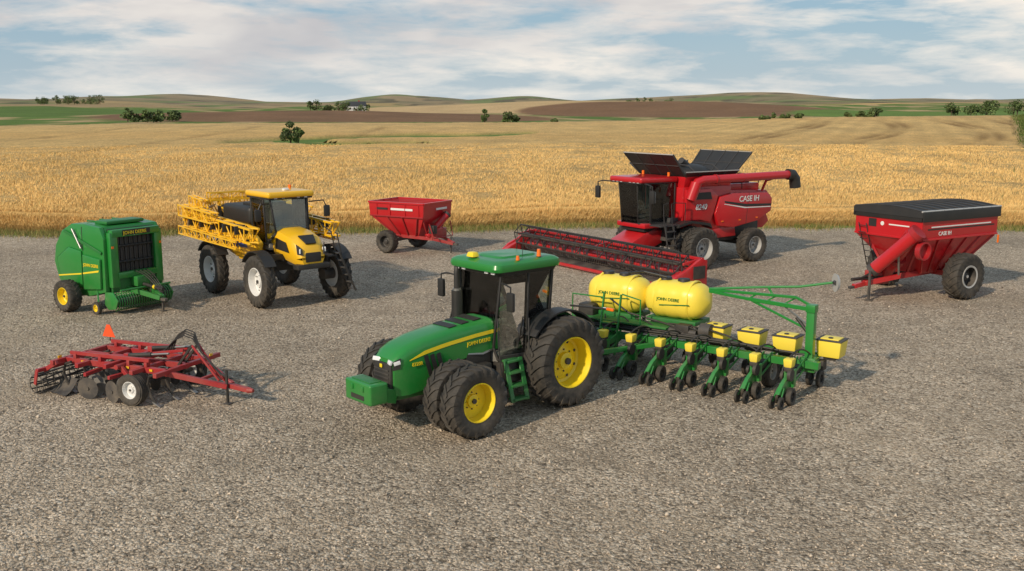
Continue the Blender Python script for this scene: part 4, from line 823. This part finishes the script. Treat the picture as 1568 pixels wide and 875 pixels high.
def wheat_mat(name,near):
    m,nt,b=nmat(name); L=nt.links.new
    geo=N(nt,'ShaderNodeNewGeometry'); P=geo.outputs['Position']
    att=N(nt,'ShaderNodeAttribute'); att.attribute_name='Col'
    def noi(s,d=5.,r=.5,sc_=(1,1,1)):
        mp=N(nt,'ShaderNodeMapping'); mp.inputs['Scale'].default_value=sc_; L(P,mp.inputs[0])
        v=N(nt,'ShaderNodeTexNoise',Scale=s,Detail=d,Roughness=r); L(mp.outputs[0],v.inputs['Vector']); return v.outputs[0]
    c=att.outputs['Color']
    c=mixc(nt,1.0,c,ramp(nt,noi(3.,7.,.75,(1,.25,1)),[(.28,.55),(.5,1.0),(.75,1.4)]) if not near else ramp(nt,noi(.8,5.,.7),[(.3,.85),(.7,1.12)]),'MULTIPLY')
    c=mixc(nt,1.0,c,ramp(nt,noi(.12,6.,.6,(1,.4,1)),[(.3,.84),(.7,1.12)]),'MULTIPLY')
    L(c,b.inputs['Base Color']); b.inputs['Roughness'].default_value=.9; b.inputs['Specular IOR Level'].default_value=.2
    if not near:
        bp=N(nt,'ShaderNodeBump',Strength=1.0,Distance=.35); L(noi(2.2,7.,.75),bp.inputs['Height']); L(bp.outputs[0],b.inputs['Normal'])
    return m
wm=wheat_mat('wheat_canopy',False); wm2=wheat_mat('wheat_stalks',True)
xs=np.concatenate([-np.geomspace(262,900,30)[::-1],np.arange(-260,261,1.2),np.geomspace(262,900,12)])
ys=np.concatenate([np.arange(57,110,.8),np.geomspace(110.5,480,240)])
X,Y=np.meshgrid(xs,ys)
gd=green_draw(X,Y)
H=.74*(1-gd)+.09*fbm(X,Y,5,41)+.08*fbm(X,Y,17,42)
Z=tz(X,Y)+np.maximum(H,.06)-gd*.4
tr=np.zeros_like(X)
for k in range(8):
    line=40+k*16+(Y-150)*(.30+.045*k)+7*np.sin(Y/42+k)
    for dx in(-1.8,1.8): tr=np.maximum(tr,np.exp(-((X-line-dx)/(.9+Y*.003))**2))
for k in range(5):
    line=-150+k*30-(Y-150)*(.30-.06*k)
    tr=np.maximum(tr,.55*np.exp(-((X-line)/1.5)**2))
tr*=sst(95,125,Y)*(1-sst(330,360,Y))*(.65+.35*np.sin(Y/11)); Z-=.35*tr
n=fbm(X,Y,40,51); n2=fbm(X,Y,9,52)
C=np.ones(X.shape+(3,))*C_W*(1.0+.08*n+.08*n2)[...,None]
C=lerp(C,np.array((.64,.40,.145))+0*C,sst(0,1,np.sin(Y/28+X/160)+.3*n)*.6)
rows=np.sin((X*.93-Y*.36)*1.15)*sst(95,130,Y)*sst(10,60,X); C=C*(1+.07*rows)[...,None]
C=lerp(C,np.array((.26,.155,.055))+0*C,np.clip(tr,0,1)*.9)
C=lerp(C,C_G*1.3+0*C,gd)
C=lerp(C,C_T*1.15+0*C,sst(-60,-10,Y-far_edge(X))*.35)
keep=((Y>EDGE(X)+2.2)&(Y<far_edge(X))&((right_track(X,Y)<-1)|(right_track(X,Y)>13)) & (gd<.9))[:-1,:-1]
gridmesh('wheat_field',X,Y,Z,np.clip(C,0,1),wm,keep)
def stalks(n,xr,y0f,y1,seed,h0,h1,w):
    r=np.random.default_rng(seed)
    t=r.random(n); x=r.uniform(-1,1,n); 
    y=y0f[0]+(y0f[1]-y0f[0])*t**y1
    x=x*(xr+ .56*y); w=w*(1+y/90); fade=1-sst(y0f[1]*.35,y0f[1],y)
    y=y+EDGE(x)
    k=(right_track(x,y)<-.5)&(green_draw(x,y)<.3); x=x[k];y=y[k];w=w[k];fade=fade[k]; n=len(x)
    z=tz(x,y); h=r.uniform(h0,h1,n)*(1+.06*np.sin(x/1.7)+.04*np.sin(x/.6+y)); h*=np.clip(.55+.5*(y-EDGE(x)-1.4)/.8,.45,1); h=h*fade+.80*(1-fade)
    th=r.uniform(0,6.28,n); lx=r.normal(0,.10,n)+.04; ly=r.normal(0,.10,n); cx=np.cos(th)*w;cy=np.sin(th)*w
    def pt(f,s,k_=1.): return np.stack([x+lx*f*f*2+cx*s*k_,y+ly*f*f*2+cy*s*k_,z+h*f],-1)
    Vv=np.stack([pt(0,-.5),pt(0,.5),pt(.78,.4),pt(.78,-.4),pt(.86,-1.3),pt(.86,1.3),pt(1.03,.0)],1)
    base=np.arange(n)[:,None]*7
    F=np.concatenate([base+np.array([[0,1,2]]),base+np.array([[0,2,3]]),base+np.array([[3,2,5]]),base+np.array([[3,5,4]]),base+np.array([[4,5,6]])],0)
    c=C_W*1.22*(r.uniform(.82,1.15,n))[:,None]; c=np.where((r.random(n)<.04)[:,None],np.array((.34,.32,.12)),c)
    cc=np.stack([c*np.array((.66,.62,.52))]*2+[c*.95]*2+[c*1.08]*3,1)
    return Vv.reshape(-1,3),F,np.clip(cc.reshape(-1,3),0,1)
A=stalks(190000,40,(1.3,5.0),1.0,1,.78,1.0,.010); B=stalks(280000,42,(4.5,110),1.9,2,.84,.99,.014)
Vv=np.concatenate([A[0],B[0]]);F=np.concatenate([A[1],B[1]+len(A[0])]);Cc=np.concatenate([A[2],B[2]])
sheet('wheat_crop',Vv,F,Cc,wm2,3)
def blades(name,x,y,h,w,cols,seed):
    r=np.random.default_rng(seed); n=len(x); z=tz(x,y)-.02; th=r.uniform(0,6.28,n); lx=r.normal(0,.35,n)*h;ly=r.normal(0,.35,n)*h; cx=np.cos(th)*w;cy=np.sin(th)*w
    Vv=np.stack([np.stack([x-cx,y-cy,z],-1),np.stack([x+cx,y+cy,z],-1),np.stack([x+lx,y+ly,z+h],-1)],1)
    F=np.arange(n*3).reshape(n,3); c=cols[r.integers(0,len(cols),n)]*r.uniform(.6,1.3,n)[:,None]
    return sheet(name,Vv.reshape(-1,3),F,np.clip(np.repeat(c,3,0),0,1),wm2,3)
r=np.random.default_rng(5); n=90000; x=r.uniform(-52,52,n); y=EDGE(x)+r.normal(.6,.8,n)
dens=fbm(x,y*0,11,77); k=r.random(n)<np.clip(.45+.6*dens+.5*(x<-22)+.3*((x>14)&(x<20)),.08,1); x=x[k];y=y[k]
blades('verge_grass',x,y,r.uniform(.08,.40,len(x)),.014,np.array([(.11,.18,.035),(.20,.23,.06),(.42,.31,.13),(.33,.25,.10)]),6)
n=60000; r=np.random.default_rng(9); y=12+38*r.random(n)**1.5; x=r.uniform(-1,1,n)*(4+.62*y)
s=r.lognormal(-4.0,.36,n); base=np.array([(1,0,0),(0,1,0),(-1,0,0),(0,-1,0),(0,0,.75),(.0,.0,-.3)])
th=r.uniform(0,6.28,n); ct,st=np.cos(th),np.sin(th); J=base[None]*r.uniform(.6,1.4,(n,6,3))+r.normal(0,.18,(n,6,3))
Vx=(J[...,0]*ct[:,None]-J[...,1]*st[:,None]*.75)*s[:,None]+x[:,None]; Vy=(J[...,0]*st[:,None]+J[...,1]*ct[:,None]*.75)*s[:,None]+y[:,None]; Vz=J[...,2]*s[:,None]+s[:,None]*.25
F=np.array([(0,1,4),(1,2,4),(2,3,4),(3,0,4),(1,0,5),(2,1,5),(3,2,5),(0,3,5)])
F=(np.arange(n)[:,None,None]*6+F[None]).reshape(-1,3)
tone=r.uniform(.18,.66,n); c=np.stack([tone*1.08,tone*.91,tone*.72],-1)
m,nt,b=nmat('loose_stone'); at=N(nt,'ShaderNodeAttribute'); at.attribute_name='Col'; nt.links.new(at.outputs['Color'],b.inputs['Base Color']); b.inputs['Roughness'].default_value=.85
sheet('gravel',np.stack([Vx,Vy,Vz],-1).reshape(-1,3),F,np.clip(np.repeat(c,6,0),0,1),m,3)
# ================================================================= TREES
lm,nt,b=nmat('leaves'); at=N(nt,'ShaderNodeAttribute'); at.attribute_name='Col'; nt.links.new(at.outputs['Color'],b.inputs['Base Color']); b.inputs['Roughness'].default_value=.7
M['bark'],nt,b=nmat('bark'); b.inputs['Base Color'].default_value=(.09,.065,.045,1); b.inputs['Roughness'].default_value=.9
no=N(nt,'ShaderNodeTexNoise',Scale=8.,Detail=6.); nt.links.new(ramp(nt,no.outputs[0],[(.3,(.05,.038,.028)),(.7,(.14,.10,.07))]),b.inputs['Base Color'])
def tree(name,items,leaf=.28,nl=900,seed=1):
    r=np.random.default_rng(seed); x0,y0=items[0][0],items[0][1]
    o=Obj(name,(x0,y0),(1,0),z=float(tz(x0,y0)))
    VV=[];CC=[]
    for (x,y,h,w) in items:
        bx,by=x-x0,y-y0; bz=float(tz(x,y))-float(tz(x0,y0))-.1
        o.tube('trunk','bark',[(bx,by,bz),(bx+.02*h,by,bz+.25*h),(bx-.02*h,by,bz+.6*h)],.035*h,7)
        nb=9; cen=[]
        for k in range(nb):
            a=k*2.4+r.uniform(0,1); rad=w*.5*r.uniform(.25,.85)*(1 if k else 0); zz=h*r.uniform(.25,.86) if k else h*.85
            c=(bx+rad*math.cos(a),by+rad*math.sin(a),bz+zz); cen.append(c)
            o.tube('limb','bark',[(bx,by,bz+h*.22+.05*k*h*.3),tuple((np.array(c)+np.array((bx,by,bz+.4*h)))/2),c],.012*h,5)
        for c in cen:
            m_=nl//nb; sr=w*.5*r.uniform(.32,.58); d=r.normal(0,1,(m_,3)); d/=np.linalg.norm(d,axis=1)[:,None]; p=np.array(c)+d*(sr*r.uniform(.3,1,m_)**.5)[:,None]*np.array((1,1,.75))
            p[:,2]=np.maximum(p[:,2],bz+.04*h)
            u=r.normal(0,1,(m_,3)); u/=np.linalg.norm(u,axis=1)[:,None]; v=np.cross(u,r.normal(0,1,(m_,3))); v/=np.linalg.norm(v,axis=1)[:,None]
            s_=leaf*r.uniform(.6,1.3,m_)[:,None]; VV.append(np.stack([p-u*s_,p-v*s_*.6,p+u*s_,p+v*s_*.6],1).reshape(-1,3))
            t=r.uniform(.6,1.5)*r.uniform(.7,1.3,m_); col=np.array((.085,.125,.035))*t[:,None]; CC.append(np.repeat(col,4,0))
    o.finish()
    Va=np.concatenate(VV); q=sheet('crown',Va,np.arange(len(Va)).reshape(-1,4),np.clip(np.concatenate(CC),0,1),lm,4); q.parent=o.e
tree('field_bush',[(-41,186,4.4,3.6),(-39.8,187,3.2,2.6)],.20,1500,3)
def grove(name,x0,x1,y,h,n,seed):
    R_=random.Random(seed); its=[]
    for k in range(n):
        t=(k+.5)/n; its.append((x0+(x1-x0)*t+R_.uniform(-1,1)*(x1-x0)/n*.5,y+R_.uniform(-8,8),h*R_.uniform(.45,1.15),h*R_.uniform(.7,1.3)))
    tree(name,its,.45,420,seed)
grove('distant_trees',-153,-132,398,5.4,9,11)
tree('field_tree',[(-11,402,6.0,3.8)],.4,900,12); tree('field_tree',[(-2,398,4.6,5.2),(1.5,400,3.6,4)],.4,700,13); tree('field_tree',[(17,400,2.2,2.8)],.3,500,14)
grove('distant_trees',-132,-92,650,7.5,10,15)
grove('distant_trees',93,98,380,3.0,2,16); grove('distant_trees',101,111,390,2.6,4,17); grove('distant_trees',130,143,390,3.8,4,18)
grove('distant_trees',204,228,470,7.5,7,19); grove('distant_trees',256,272,520,8,4,20); grove('distant_trees',-440,-380,940,8,9,22); grove('distant_trees',-620,-540,1300,9,10,23); grove('distant_trees',150,215,1350,8,8,24)
r=np.random.default_rng(31); n=26000; y=70+330*r.random(n)**1.4; x=56+.485*(y-107)+r.normal(6,2.2,n); h=r.uniform(.3,1.5,n)*(.6+.4*np.sin(y/9)**2)
blades('track_shrubs',x,y,h,.14,np.array([(.07,.11,.025),(.10,.15,.035),(.17,.18,.06)]),8)
fx,fy=-101,655
o=Obj('farmhouse',(fx,fy),(1,.25),z=float(tz(fx,fy)))
o.box('walls','white',(0,0,2.2),(12,8,4.6),bev=.02); o.prism('roof','dark',[(-4.6,4.4),(4.6,4.4),(0,7.2)],-6.4,6.4,axis='x',bev=.02); o.box('chimney','dred',(2,1,7.0),(.8,.8,1.8))
for x in(-4,-1.5,1.5,4): o.box('window','black',(x,-4.02,2.7),(1.0,.06,1.3),bev=0)
o.box('door','dred',(0,-4.03,1.1),(1.0,.08,2.1),bev=0); o.finish()
# ================================================================= WORLD
sun_dir=V((-.50,-.62,.46)).normalized()
w=bpy.data.worlds.new('World'); sc.world=w; w.use_nodes=True; nt=w.node_tree; nt.nodes.clear(); L=nt.links.new
out=N(nt,'ShaderNodeOutputWorld'); bg=N(nt,'ShaderNodeBackground'); bg.inputs['Strength'].default_value=.095
sky=N(nt,'ShaderNodeTexSky'); sky.sky_type='NISHITA'; sky.sun_disc=False; sky.sun_elevation=math.asin(sun_dir.z); sky.sun_rotation=math.atan2(sun_dir.x,sun_dir.y); sky.air_density=1.2; sky.dust_density=.8
tc=N(nt,'ShaderNodeTexCoord'); sp=N(nt,'ShaderNodeSeparateXYZ'); L(tc.outputs['Generated'],sp.inputs[0])
def wn(scale,s,d,ro,off=(0,0,0)):
    mp=N(nt,'ShaderNodeMapping'); mp.inputs['Scale'].default_value=scale; mp.inputs['Location'].default_value=off; L(tc.outputs['Generated'],mp.inputs[0])
    v=N(nt,'ShaderNodeTexNoise',Scale=s,Detail=d,Roughness=ro,Distortion=.3); L(mp.outputs[0],v.inputs['Vector']); return v.outputs[0]
n1=wn((1,1,5.5),4.2,8.,.55,(.3,.1,.2)); n2=wn((1,1,5.),13.,7.,.6,(1.3,.7,.1)); n3=wn((1,1,5.),3.0,5.,.5,(4.3,2.7,.4))
blue=mixc(nt,.8,sky.outputs[0],(3.0,4.75,6.3))
cl=math_(nt,'ADD',math_(nt,'MULTIPLY',n1,.68),math_(nt,'MULTIPLY',n2,.32))
mask=ramp(nt,cl,[(.455,0.),(.515,.5),(.59,1.)])
dk=math_(nt,'ADD',math_(nt,'ADD',n3,math_(nt,'MULTIPLY',sp.outputs[0],-.28)),math_(nt,'MULTIPLY',sp.outputs[2],.9))
shade=ramp(nt,dk,[(.45,(9.8,9.1,8.2)),(.58,(8.2,7.8,7.4)),(.76,(4.5,4.6,5.1))])
c=mixc(nt,mask,blue,shade)
hz=ramp(nt,sp.outputs[2],[(.0,1.),(.035,.35),(.09,0.)])
c=mixc(nt,math_(nt,'MULTIPLY',hz,.55),c,(7.6,7.9,7.7))
L(c,bg.inputs[0]); L(bg.outputs[0],out.inputs[0])
sl=bpy.data.lights.new('sun','SUN'); sl.energy=3.5; sl.angle=math.radians(2); sl.color=(1.0,.85,.66)
so=link(bpy.data.objects.new('sun',sl)); so.rotation_euler=sun_dir.to_track_quat('Z','Y').to_euler(); so.location=(-20,-20,30)
cd=bpy.data.cameras.new('camera'); cd.lens=35; cd.sensor_width=36; cd.clip_start=.1; cd.clip_end=20000
co=link(bpy.data.objects.new('camera',cd)); co.location=(0,0,7); co.rotation_euler=(math.radians(90-10.14),0,0); sc.camera=co
sc.view_settings.view_transform='Standard'; sc.view_settings.look='None'; sc.view_settings.exposure=0
